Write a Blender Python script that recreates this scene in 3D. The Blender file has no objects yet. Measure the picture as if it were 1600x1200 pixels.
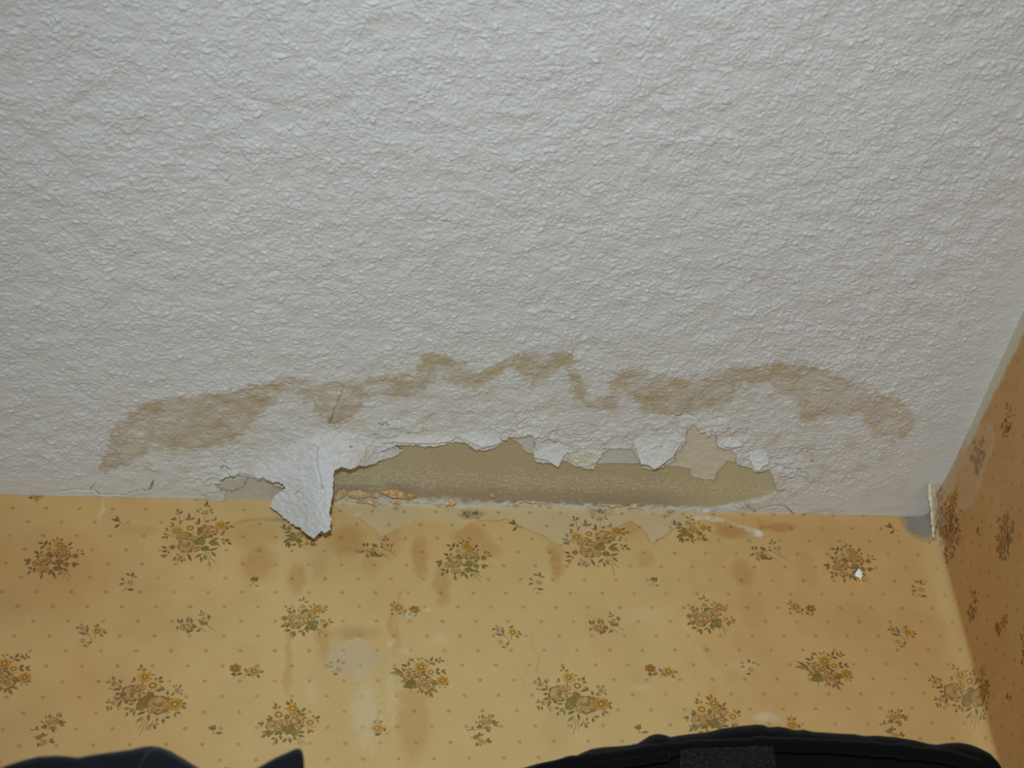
import bpy, math
import numpy as np

# ------------------------------------------------------------------ camera, world, lamp, exposure
S_ = bpy.context.scene
COL = bpy.context.collection
HC = 2.40                                   # ceiling height (m)
XR = 0.6456                                 # right wall plane x, the back wall is the plane y = 0
F = 2880.29                                 # focal length in pixels of the 1600 px wide frame
CAM = np.array([0.1747, -1.0128, HC - 0.7988])
M = np.array([[0.99147, -0.11555, -0.06026], [0.03253, 0.66642, -0.74487], [0.12620, 0.73655, 0.66451]])
M[0] /= np.linalg.norm(M[0]); M[1] -= M[0] * (M[0] @ M[1]); M[1] /= np.linalg.norm(M[1]); M[2] = np.cross(M[0], M[1])

cd = bpy.data.cameras.new('camera')
cd.sensor_width = 6.17; cd.lens = F / 1600 * 6.17; cd.clip_start = 0.02
cd.dof.use_dof = True; cd.dof.focus_distance = 1.24; cd.dof.aperture_fstop = 4.5
cam = bpy.data.objects.new('camera', cd); COL.objects.link(cam)
from mathutils import Matrix, Vector
mw = Matrix.Identity(4)
for r in range(3):
    mw[r][0] = M[0][r]; mw[r][1] = -M[1][r]; mw[r][2] = -M[2][r]; mw[r][3] = CAM[r]
cam.matrix_world = mw
S_.camera = cam

w = bpy.data.worlds.new('room_light'); S_.world = w; w.use_nodes = True
bg = w.node_tree.nodes['Background']
bg.inputs[0].default_value = (0.91, 0.94, 0.965, 1); bg.inputs[1].default_value = 0.235

fl = bpy.data.lights.new('camera_flash', 'SPOT')
fl.energy = 25.6; fl.shadow_soft_size = 0.011; fl.spot_size = math.radians(66); fl.spot_blend = 1.0
fl.color = (0.91, 0.94, 0.965)
flo = bpy.data.objects.new('camera_flash', fl); COL.objects.link(flo)
fpos = CAM - M[1] * 0.11 - M[0] * 0.015
flo.location = fpos
flo.rotation_euler = (Vector((0.37, -0.10, HC - 0.04)) - Vector(fpos)).to_track_quat('-Z', 'Y').to_euler()

S_.view_settings.view_transform = 'Standard'; S_.view_settings.look = 'None'
S_.view_settings.gamma = 1.0; S_.view_settings.exposure = 0.0; S_.view_settings.use_curve_mapping = False

# ------------------------------------------------------------------ maths helpers
def rays(px, py):
    px = np.asarray(px, float); py = np.asarray(py, float)
    d = np.stack([(px - 800) / F, (py - 600) / F, np.ones_like(px)], -1)
    return d @ M
def on_wall(px, py, y=0.0):                 # point of the photo on the back wall plane
    d = rays(px, py); return CAM + d * ((y - CAM[1]) / d[..., 1])[..., None]
def on_ceil(px, py, drop=0.0):
    d = rays(px, py); return CAM + d * ((HC - drop - CAM[2]) / d[..., 2])[..., None]
def on_right(px, py, off=0.0):
    d = rays(px, py); return CAM + d * ((XR - off - CAM[0]) / d[..., 0])[..., None]
def CP(pts, drop=0.0):                      # outline in ceiling coordinates (mm)
    a = np.array(pts, float); return on_ceil(a[:, 0], a[:, 1], drop)[:, :2] * 1000
def WP(pts):                                # outline in back wall coordinates (mm)
    a = np.array(pts, float); q = on_wall(a[:, 0], a[:, 1]); return np.stack([q[:, 0], q[:, 2] - HC], -1) * 1000
def RP(pts):                                # outline in developed paper coordinates on the right wall (mm)
    a = np.array(pts, float); q = on_right(a[:, 0], a[:, 1]); return np.stack([XR - q[:, 1], q[:, 2] - HC], -1) * 1000

def _h(ix, iy, s):
    n = (ix.astype(np.int64) * 374761393 + iy.astype(np.int64) * 668265263 + s * 974634777) & 0xffffffff
    n = ((n ^ (n >> 13)) * 1274126177) & 0xffffffff
    n = ((n ^ (n >> 16)) * 2246822519) & 0xffffffff
    return ((n ^ (n >> 15)) & 0xffffff) / float(0x1000000)
def noise(x, y, s=0):                       # gradient noise about -1..1
    ix = np.floor(x); iy = np.floor(y); fx = x - ix; fy = y - iy
    ux = fx * fx * fx * (fx * (fx * 6 - 15) + 10); uy = fy * fy * fy * (fy * (fy * 6 - 15) + 10)
    def g(a, b):
        t = _h(ix + a, iy + b, s) * 2 * np.pi
        return np.cos(t) * (fx - a) + np.sin(t) * (fy - b)
    return ((g(0, 0) * (1 - ux) + g(1, 0) * ux) * (1 - uy) + (g(0, 1) * (1 - ux) + g(1, 1) * ux) * uy) * 1.5
def fbm(x, y, s=0, o=4):
    v = 0; a = 1; t = 0
    for k in range(o):
        v = v + a * noise(x * 2 ** k, y * 2 ** k, s + k); t += a; a *= .5
    return v / t
def domes(x, y, s, rmin, rmax, keep=1.0):   # scattered rounded nodules on a unit grid
    ix = np.floor(x); iy = np.floor(y); out = np.zeros_like(x)
    for a in (-1, 0, 1):
        for b in (-1, 0, 1):
            cx = ix + a; cy = iy + b
            px = cx + .1 + .8 * _h(cx, cy, s); py = cy + .1 + .8 * _h(cx, cy, s + 1)
            r = rmin + (rmax - rmin) * _h(cx, cy, s + 2) ** 2
            q = 1 - ((x - px) ** 2 + (y - py) ** 2) / (r * r)
            v = np.sqrt(np.clip(q, 0, 1)) * r * (_h(cx, cy, s + 3) < keep)
            out = np.maximum(out, v)
    return out
def cells(x, y, s):                         # worley: nearest cell's random value, border distance, offset in the cell
    ix = np.floor(x); iy = np.floor(y); d1 = np.full_like(x, 9.); d2 = np.full_like(x, 9.); v = np.zeros_like(x); ox = np.zeros_like(x); oy = np.zeros_like(x)
    for a in (-1, 0, 1):
        for b in (-1, 0, 1):
            cx = ix + a; cy = iy + b
            dx = x - cx - _h(cx, cy, s); dy = y - cy - _h(cx, cy, s + 1)
            d = np.hypot(dx, dy); m = d < d1
            d2 = np.where(m, d1, np.minimum(d2, d)); v = np.where(m, _h(cx, cy, s + 2), v)
            ox = np.where(m, dx, ox); oy = np.where(m, dy, oy); d1 = np.where(m, d, d1)
    return v, d2 - d1, ox, oy
def sst(a, b, x):
    t = np.clip((x - a) / (b - a), 0, 1); return t * t * (3 - 2 * t)
def inside(x, y, poly):
    r = np.zeros(x.shape, bool); n = len(poly)
    for i in range(n):
        x0, y0 = poly[i]; x1, y1 = poly[(i + 1) % n]
        if y0 == y1: continue
        r ^= ((y0 > y) != (y1 > y)) & (x < (x1 - x0) * (y - y0) / (y1 - y0) + x0)
    return r
def segdist(x, y, pts, closed=False, cap=40.):
    pts = np.asarray(pts); out = np.full(x.shape, cap)
    m = (x > pts[:, 0].min() - cap) & (x < pts[:, 0].max() + cap) & (y > pts[:, 1].min() - cap) & (y < pts[:, 1].max() + cap)
    if not m.any(): return out
    xx = x[m]; yy = y[m]; d = np.full(xx.shape, cap)
    n = len(pts)
    for i in range(n if closed else n - 1):
        a = pts[i]; b = pts[(i + 1) % n]; e = b - a; L = e @ e + 1e-12
        t = np.clip(((xx - a[0]) * e[0] + (yy - a[1]) * e[1]) / L, 0, 1)
        d = np.minimum(d, np.hypot(xx - a[0] - t * e[0], yy - a[1] - t * e[1]))
    out[m] = d; return out
def sdist(x, y, poly, cap=40.):             # signed distance (mm), negative inside
    d = segdist(x, y, poly, True, cap); return np.where(inside(x, y, poly), -d, d)

def lin(c):
    c = np.asarray(c, float) / 255; return np.where(c <= .04045, c / 12.92, ((c + .055) / 1.055) ** 2.4)
KC = np.array([.717, .653, .611]); KW = np.array([.663, .587, .544])                        # light level on ceiling / wall: turns a colour seen in the photo into a surface colour
def cc(*c): return lin(c) / KC
def wc(*c): return lin(c) / KW

# ------------------------------------------------------------------ mesh and material helpers
def mesh_obj(name, V, Q, mat, parent=None, col=None, T=None, smooth=True):
    V = np.asarray(V, np.float32); me = bpy.data.meshes.new(name)
    nq = 0 if Q is None else len(Q); nt = 0 if T is None else len(T)
    loops = np.concatenate([np.asarray(a, np.int32).ravel() for a in (Q, T) if a is not None and len(a)])
    me.vertices.add(len(V)); me.vertices.foreach_set('co', V.ravel())
    me.loops.add(len(loops)); me.loops.foreach_set('vertex_index', loops)
    me.polygons.add(nq + nt)
    st = np.concatenate([np.arange(nq) * 4, nq * 4 + np.arange(nt) * 3]).astype(np.int32)
    me.polygons.foreach_set('loop_start', st)
    me.polygons.foreach_set('use_smooth', np.full(nq + nt, smooth))
    if col is not None:
        at = me.color_attributes.new('tone', 'FLOAT_COLOR', 'POINT')
        c = np.ones((len(V), 4), np.float32); c[:, :3] = col; at.data.foreach_set('color', c.ravel())
    me.update(calc_edges=True); me.validate()
    me.materials.append(mat)
    o = bpy.data.objects.new(name, me); COL.objects.link(o)
    if parent is not None: o.parent = parent
    return o
def grid_quads(nx, ny, off=0):
    i = np.arange(nx - 1)[:, None] * ny + np.arange(ny - 1)[None]
    i = i.ravel() + off
    return np.stack([i, i + ny, i + ny + 1, i + 1], -1)
def material(name, base=None, attr=True, rough=.85, bump=0.0, scale=900., spec=.3, var=.05, sheen=0.):
    m = bpy.data.materials.new(name); m.use_nodes = True; nt = m.node_tree; N = nt.nodes; L = nt.links
    b = N['Principled BSDF']; b.inputs['Roughness'].default_value = rough; b.inputs['Specular IOR Level'].default_value = spec
    if sheen: b.inputs['Sheen Weight'].default_value = sheen; b.inputs['Sheen Roughness'].default_value = .5
    tc = N.new('ShaderNodeTexCoord'); nz = N.new('ShaderNodeTexNoise'); nz.inputs['Scale'].default_value = scale; nz.inputs['Detail'].default_value = 3
    L.new(tc.outputs['Object'], nz.inputs['Vector'])
    mx = N.new('ShaderNodeMix'); mx.data_type = 'RGBA'; mx.blend_type = 'MULTIPLY'; mx.inputs[0].default_value = 1
    if attr:
        a = N.new('ShaderNodeAttribute'); a.attribute_name = 'tone'; L.new(a.outputs['Color'], mx.inputs[6])
    else: mx.inputs[6].default_value = (*base, 1)
    mr = N.new('ShaderNodeMapRange'); mr.inputs[1].default_value = .3; mr.inputs[2].default_value = .7; mr.inputs[3].default_value = 1 - var; mr.inputs[4].default_value = 1 + var
    L.new(nz.outputs[0], mr.inputs[0]); L.new(mr.outputs[0], mx.inputs[7]); L.new(mx.outputs[2], b.inputs['Base Color'])
    if bump:
        bp = N.new('ShaderNodeBump'); bp.inputs['Strength'].default_value = bump; bp.inputs['Distance'].default_value = .0006
        L.new(nz.outputs[0], bp.inputs['Height']); L.new(bp.outputs[0], b.inputs['Normal'])
    return m
def tag(o, label=None, cat=None, group=None, kind=None):
    if label: o['label'] = label
    if cat: o['category'] = cat
    if group: o['group'] = group
    if kind: o['kind'] = kind
    return o
def steps(*segs):                           # 1-D sample positions: (start, stop, step) runs
    out = []
    for a, b, s in segs:
        n = max(1, int(round(abs(b - a) / s))); out.append(np.linspace(a, b, n, endpoint=False))
    out.append(np.array([segs[-1][1]])); return np.concatenate(out)

m_ceil = material('textured_ceiling_coat', rough=.8, bump=.18, scale=1300, var=.04)
m_flake = material('peeling_ceiling_coat', rough=.8, bump=.25, scale=1100, var=.05)
m_paper = material('floral_wallpaper', rough=.62, bump=.05, scale=1600, var=.06, spec=.35)
m_scrap = material('torn_paper', rough=.8, bump=.3, scale=900, var=.12)

# ------------------------------------------------------------------ ceiling
EXPOSED = CP([(522, 733), (545, 722), (585, 705), (618, 690), (646, 692), (678, 692), (707, 688), (725, 685), (738, 692), (754, 698), (772, 696), (783, 690),
    (793, 678), (811, 676), (830, 673), (836, 688), (834, 701), (836, 715), (853, 718), (878, 716), (905, 726), (930, 726), (932, 714), (948, 700),
    (969, 696), (985, 698), (998, 714), (1004, 727), (1021, 730), (1053, 716), (1056, 705), (1065, 697), (1071, 679), (1074, 667), (1082, 657), (1095, 670), (1118, 676),
    (1121, 695), (1140, 699), (1150, 708), (1150, 722), (1171, 726), (1184, 732), (1200, 729), (1208, 745), (1214, 766), (1192, 776), (1163, 782),
    (1100, 795), (900, 812), (600, 812), (515, 800)])
SKIM = CP([(1004, 727), (1021, 730), (1053, 716), (1056, 705), (1065, 697), (1071, 679), (1074, 667), (1082, 657), (1095, 670), (1118, 676), (1121, 695), (1140, 699), (1152, 708),
    (1150, 722), (1137, 718), (1121, 737), (1117, 750), (1098, 747), (1079, 745), (1076, 730), (1045, 727)])
SKIM2 = CP([(925, 728), (930, 726), (932, 714), (948, 700), (969, 696), (985, 698), (998, 714), (1002, 722), (985, 723), (950, 722)])
SKIM3 = CP([(793, 678), (811, 676), (830, 673), (836, 688), (834, 708), (822, 706), (812, 694)])
LEFTGAP = CP([(346, 743), (354, 737), (369, 737), (396, 744), (411, 745), (427, 753), (444, 757), (470, 757), (470, 800), (424, 795), (400, 795), (372, 795), (356, 786), (350, 768), (345, 755)])
BEHIND = CP([(444, 752), (470, 735), (522, 728), (545, 722), (560, 735), (560, 810), (444, 810)])
PLATE = CP([(337, 755), (352, 748), (372, 745), (388, 742), (386, 752), (380, 760), (366, 765), (350, 764)])
STAIN = CP([(150, 735), (160, 700), (190, 652), (215, 632), (260, 618), (320, 612), (350, 610), (395, 598), (430, 592), (470, 588), (500, 592), (560, 590), (600, 585),
    (640, 578), (660, 565), (655, 545), (690, 548), (715, 560), (740, 578), (755, 575), (790, 560), (810, 547), (830, 550), (850, 552), (870, 548), (890, 540),
    (900, 560), (892, 570), (905, 580), (915, 600), (918, 620), (930, 628), (950, 610), (955, 590), (975, 575), (1000, 570), (1030, 585), (1070, 590), (1120, 580),
    (1150, 570), (1200, 565), (1260, 565), (1290, 575), (1330, 590), (1370, 605), (1410, 625), (1430, 645), (1425, 670), (1395, 690), (1365, 680), (1340, 642), (1310, 650),
    (1280, 650), (1255, 660), (1240, 620), (1200, 600), (1160, 600), (1130, 630), (1090, 638), (1050, 650), (1000, 640), (985, 615), (965, 612), (960, 635), (930, 640), (905, 630), (890, 600),
    (880, 570), (850, 590), (832, 606), (820, 590), (800, 572), (770, 590), (745, 606), (720, 605), (692, 590), (690, 570), (676, 590), (670, 605), (640, 620), (612, 620), (575, 612), (565, 640),
    (530, 668), (510, 660), (490, 640), (475, 618), (450, 610), (430, 625), (400, 650), (365, 690), (300, 700), (240, 700), (200, 722), (165, 735)])
INNER = CP([(160, 735), (200, 690), (260, 640), (400, 612), (640, 590), (800, 590), (1000, 600), (1250, 590), (1420, 640), (1400, 720), (1250, 770), (1200, 790), (500, 790), (200, 765)])
CRACKS = [  # polyline, half width mm, depth mm, darkness
    ([(537, 602), (535, 610), (529, 622), (527, 630), (522, 636), (521, 646), (517, 654), (514, 663)], .42, 1.6, .42), ([(519, 652), (515, 660), (513, 667)], 1.1, .8, .38), ([(512, 666), (517, 663), (523, 660), (530, 657)], .6, .9, .38),
    ([(100, 764), (115, 762), (142, 763), (150, 764), (156, 770), (172, 770)], .45, 1.5, .75), ([(142, 763), (145, 757), (149, 752)], .35, 1.2, .6),
    ([(172, 770), (185, 769), (196, 771), (205, 767), (215, 764)], .4, 1.3, .6), ([(218, 763), (224, 761.5), (228, 764)], .5, 1.6, .8), ([(230, 764), (236, 762), (238, 756), (240, 749)], .7, 1.8, .8),
    ([(345, 728), (350, 724), (354, 726), (358, 729)], .6, 1.6, .85), ([(592, 658), (597, 661), (601, 657), (606, 660)], .6, 1.6, .85),
    ([(545, 696), (551, 697), (550, 700)], .8, 1.6, .85), ([(346, 752), (360, 736), (369, 737)], .4, 1.2, .6), ([(318, 756), (345, 750), (338, 756), (350, 763), (366, 764), (381, 759), (388, 744)], .35, 1.0, .6),
    ([(1163, 782), (1172, 790), (1182, 799), (1200, 802)], .5, 1.5, .7), ([(1182, 795), (1205, 786), (1225, 788), (1240, 801)], .55, 1.6, .8), ([(1240, 802), (1262, 800), (1285, 798), (1302, 794), (1316, 786), (1330, 777)], .3, .6, .4),
    ([(1220, 785), (1250, 770), (1280, 748)], .5, .8, .25), ([(1120, 694), (1135, 699), (1150, 697), (1160, 694)], .4, 1.2, .6), ([(1118, 676), (1121, 685)], .4, 1.2, .5),
    ([(878, 677), (905, 677), (923, 675), (936, 669)], .45, 1.2, .55), ([(862, 669), (872, 678), (890, 683)], .4, .9, .35), ([(705, 642), (725, 646), (745, 644)], .5, .9, .4), ([(775, 664), (800, 668), (815, 666), (830, 661)], .45, 1.0, .5),
    ([(1225, 728), (1245, 728), (1255, 735), (1263, 739)], .4, 1.2, .6), ([(942, 699), (965, 697), (985, 699)], .4, 1.0, .55), ([(1211, 720), (1225, 727), (1238, 721)], .4, .9, .4),
    ([(700, 680), (724, 684), (740, 693), (756, 699)], .45, 1.2, .6), ([(598, 690), (612, 688), (622, 680), (632, 681)], .45, 1.2, .65), ([(640, 688), (660, 693), (690, 690)], .35, .8, .4),
    ([(1200, 700), (1290, 700), (1300, 690)], .3, .4, .1), ([(650, 655), (700, 640)], .3, .6, .25), ([(640, 572), (690, 566), (700, 573)], .4, .6, .2), ([(560, 586), (600, 583), (640, 578)], .3, .5, .15)]

def coat_texture(x, y):                     # height (mm) of the stippled coat
    wx = x + 2.2 * noise(x / 9, y / 9, 11); wy = y + 2.2 * noise(x / 9, y / 9, 12)
    def pil(c, sd, p=.55):
        v, cb, ox, oy = cells(wx / c, wy / c, sd)
        return np.clip(cb / .55, 0, 1) ** p * (.35 + .65 * v)
    h = 1.1 * fbm(x / 24, y / 24, 3, 2) + .45 * noise(x / 9, y / 9, 4)
    fine = .5 + .6 * sst(-.35, .45, fbm(x / 22, y / 22, 23, 2))
    h += .80 * pil(6.0, 21) * (.4 + .6 * sst(-.3, .4, noise(x / 15, y / 15, 22))) + .78 * pil(3.5, 31) * fine + .36 * pil(1.9, 41) * fine
    h += .19 * noise(x / 1.1, y / 1.1, 45)
    h += 1.5 * domes(wx / 6.5, wy / 6.5, 51, .09, .27, .85) * 2.4
    h += .9 * domes(wx / 3.3 + 9, wy / 3.3, 61, .12, .34, .6) * 1.8
    h -= .9
    return h

def coat_fields(x, y):
    dr = XR * 1000 - x; db = -y; cor = np.hypot(dr, db)
    n1 = noise(x / 5, y / 5, 71); n2 = noise(x / 5, y / 5, 72); n3 = noise(x / 1.7, y / 1.7, 73); n4 = noise(x / 1.7, y / 1.7, 74)
    return dr, db, cor, n1, n2, n3, n4
def coat_depth(x, y, e, f):                 # depth (mm) of the sound coat below the board; e = distance to the bare patch
    dr, db, cor, n1, n2, n3, n4 = f
    vis = (x > -420) & (y > -920)
    h = np.zeros_like(x); h[vis] = coat_texture(x[vis], y[vis])
    amp = .35 + .65 * sst(4, 60, dr + 8 * noise(x / 20, y / 20, 5))
    amp *= .3 + .7 * sst(25, 110, cor)
    amp *= .3 + .7 * sst(2, 45, db + 8 * noise(x / 18, y / 18, 6))
    inn = np.full(x.shape, 40.); q = (y > -260) & (x > -40); inn[q] = sdist(x[q] + 6 * n1[q], y[q] + 6 * n2[q], INNER)
    zone = sst(6, -10, inn)                 # loosened, flaky coat around the hole
    cv, cb, ox, oy = cells((x + 5 * n1) / 21, (y + 5 * n2) / 15, 81)
    plates = zone * ((cv - .3) * 1.5 + (oy * .9 + ox * .3) * 1.7 * (cv > .3)) * (.3 + .7 * sst(34, 8, np.abs(e)))
    cv2, cb2, ox2, oy2 = cells((x + 2 * n1) / 8, (y + 2 * n2) / 6, 91)
    plates += zone * (.6 * (cv2 - .4) + 1.0 * oy2 * (cv2 > .5)) * sst(36, 8, np.abs(e))
    return 1.7 + h * amp * (1 - .25 * zone) + plates, zone
def coat_colour(x, y, f, zone):
    dr, db, cor, n1, n2, n3, n4 = f
    C = np.tile(cc(189, 186, 181), (len(x), 1)) * (1 + .03 * fbm(x / 60, y / 60, 18, 3))[:, None]
    def mix(col, a):
        nonlocal C
        C = C + (np.asarray(col) - C) * np.clip(a, 0, 1)[:, None]
    st = np.full(x.shape, 40.); q = (y > -260) & (x > -40)
    st[q] = sdist(x[q] + 4.5 * n1[q] + 2 * n3[q], y[q] + 3 * n2[q] + 1.5 * n4[q], STAIN)
    mott = .66 + .75 * fbm(x / 13, y / 9, 19, 4) + .25 * noise(x / 60, y / 40, 17)
    mix(cc(161, 145, 117), .95 * sst(3.0, -3.5, st) * np.clip(mott, .12, .95) * (1 - .35 * sst(470, 560, x)))
    mix(cc(166, 144, 104), .5 * sst(1.5, -1, np.abs(st + 3.5) - 1.5) * sst(.0, .6, noise(x / 22, y / 22, 20) + .25))
    mix(cc(176, 164, 140), .50 * zone * sst(-.1, .5, fbm(x / 14, y / 9, 23, 4)))
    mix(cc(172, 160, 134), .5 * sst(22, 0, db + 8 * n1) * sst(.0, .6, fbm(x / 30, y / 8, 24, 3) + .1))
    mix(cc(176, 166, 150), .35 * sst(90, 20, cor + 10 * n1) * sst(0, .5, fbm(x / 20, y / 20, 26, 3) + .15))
    return C
def build_ceiling():
    xs = steps((-1.2, -.4, .05), (-.4, -.05, .003), (-.05, .60, .0005), (.60, XR, .0005), (XR, XR + .02, .005))
    ys = steps((-2.2, -.9, .05), (-.9, -.5, .003), (-.5, -.28, .0006), (-.28, .001, .0005), (.001, .02, .005))
    X, Y = np.meshgrid(xs, ys, indexing='ij'); x = X.ravel() * 1000; y = Y.ravel() * 1000
    f = coat_fields(x, y); dr, db, cor, n1, n2, n3, n4 = f
    px = x + .9 * n1 + .55 * n3; py = y + .9 * n2 + .55 * n4
    near = (x > -30) & (y > -130)
    def sd(poly, cap=40.):
        o = np.full(x.shape, cap); o[near] = sdist(px[near], py[near], poly, cap); return o
    e = np.minimum(sd(EXPOSED), np.minimum(sd(LEFTGAP), sd(BEHIND)))
    d, zone = coat_depth(x, y, e, f)
    lift = (1.6 + 1.6 * noise(x / 16, y / 16, 7)) * np.exp(-np.clip(e, 0, None) / 6.) * (e < 39)
    d = d + np.clip(lift, 0, None)
    board = .10 * fbm(x / 14, y / 5, 8, 3) + .10 * fbm(x / 2, y / 2, 9, 2)
    fle = sst(.12, .5, fbm(x / 2.6, y / 2.6, 15, 3) + .22 * noise(x / 22, y / 12, 14) + .35 * sst(-44, -30, y) * sst(-10, -22, y) - .12)
    board += .22 * fle
    d = np.where(e < 0, board, d)
    sk = np.minimum(sd(SKIM), np.minimum(sd(SKIM2), sd(SKIM3)))
    d = np.where((sk < 0) & (e < .3), .75 + .35 * fbm(x / 5, y / 4, 16, 4) + .5 * np.exp(sk / 2.), d)
    pl = sd(PLATE); d = np.where(pl < 0, 1.1 + .5 * noise(x / 9, y / 9, 17) + .05 * (y + 20), d)
    # crumbled ridge where board meets wall
    rg = (x > 195) & (x < 545) & (db < 14)
    ridge = np.zeros_like(x); ridge[rg] = sst(4.5 + 4. * sst(330, 290, x[rg]), 1, db[rg] + 2.6 * n1[rg]) * (1.3 + .45 * n3[rg] + .8 * n2[rg]) * sst(195, 215, x[rg])
    d = np.where(e < 0, d + np.clip(ridge, 0, 3), d)
    # colour
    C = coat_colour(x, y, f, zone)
    def mix(col, a):
        nonlocal C
        C = C + (np.asarray(col) - C) * np.clip(a, 0, 1)[:, None]
    bd = cc(166, 150, 118) + (cc(151, 133, 110) - cc(166, 150, 118)) * sst(26, 10, db + 4 * n1)[:, None]
    bd = bd + (cc(156, 145, 126) - bd) * (sst(.0, .5, fbm(x / 30, y / 6, 25, 3)) * .6)[:, None]
    bd = bd + (cc(168, 158, 132) - bd) * (sst(290, 230, x) * .6)[:, None]
    bd = bd + (cc(174, 162, 128) - bd) * (sst(430, 490, x) * .8)[:, None]
    bd = bd + (cc(184, 174, 150) - bd) * (fle * .55)[:, None]
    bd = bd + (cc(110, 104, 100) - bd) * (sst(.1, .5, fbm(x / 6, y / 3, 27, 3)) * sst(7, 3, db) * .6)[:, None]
    C = np.where((e < 0)[:, None], bd, C)
    C = np.where(((sd(LEFTGAP) < 0))[:, None], cc(172, 166, 150) * (1 + .05 * n1)[:, None], C)
    skc = cc(188, 179, 161) * (1 + .09 * fbm(x / 8, y / 5, 28, 3) + .06 * n3)[:, None]
    skc = skc + (cc(180, 176, 168) - skc) * sst(440, 428, x)[:, None]
    skc = skc + (cc(158, 130, 88) - skc) * (sst(-1.6, -.2, sk) * .6)[:, None]
    C = np.where(((sk < 0) & (e < .3))[:, None], skc, C)
    rc = cc(182, 176, 162) + (cc(178, 146, 102) - cc(182, 176, 162)) * sst(.35, .9, n3 + n1)[:, None]
    C = C + (rc - C) * (np.clip(ridge, 0, 1) * (e < 0))[:, None]
    thin = sst(1.2, .1, np.abs(e)) * (e >= 0) * (sst(.0, .5, n1 + .1)); mix(cc(150, 128, 92), .45 * thin)
    for pts, hw, dep, dk in CRACKS:
        c = np.full(x.shape, 40.); q = near
        c[q] = segdist(x[q] + .35 * n3[q] + .4 * n1[q], y[q] + .35 * n4[q] + .4 * n2[q], CP(pts), cap=6.)
        g = np.exp(-(c / hw) ** 2); d -= dep * g; mix(cc(104, 80, 48), 1.05 * dk * g * np.clip(.75 + .6 * n1, .15, 1))
    # dirt specks
    for sx, sy, r in ((1211, 538, .6), (1037, 680, .5), (1268, 716, 1.3), (1236, 742, .5), (1268, 708, .8), (1181, 761, .7)):
        p = CP([(sx, sy)])[0]; mix(cc(105, 100, 92), .8 * np.exp(-((x - p[0]) ** 2 + (y - p[1]) ** 2) / r ** 2))
    d = np.where(db < -0.5, 0, d)
    V = np.stack([X.ravel(), Y.ravel(), HC - d / 1000], -1)
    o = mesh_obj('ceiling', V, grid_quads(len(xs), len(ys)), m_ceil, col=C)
    return tag(o, 'white stippled ceiling with a brown water stain and peeled bare patch', 'ceiling', kind='structure')
build_ceiling()

# ------------------------------------------------------------------ wallpaper: printed motifs
A_ = .265 / 12; ROW = A_ / 2 * 1.0412; TILT = .01824; Z0 = -.012817; PER = 12.38 * A_
LEAF = [(117, 94, 52), (125, 103, 56), (109, 87, 50), (119, 97, 59)]
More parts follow.
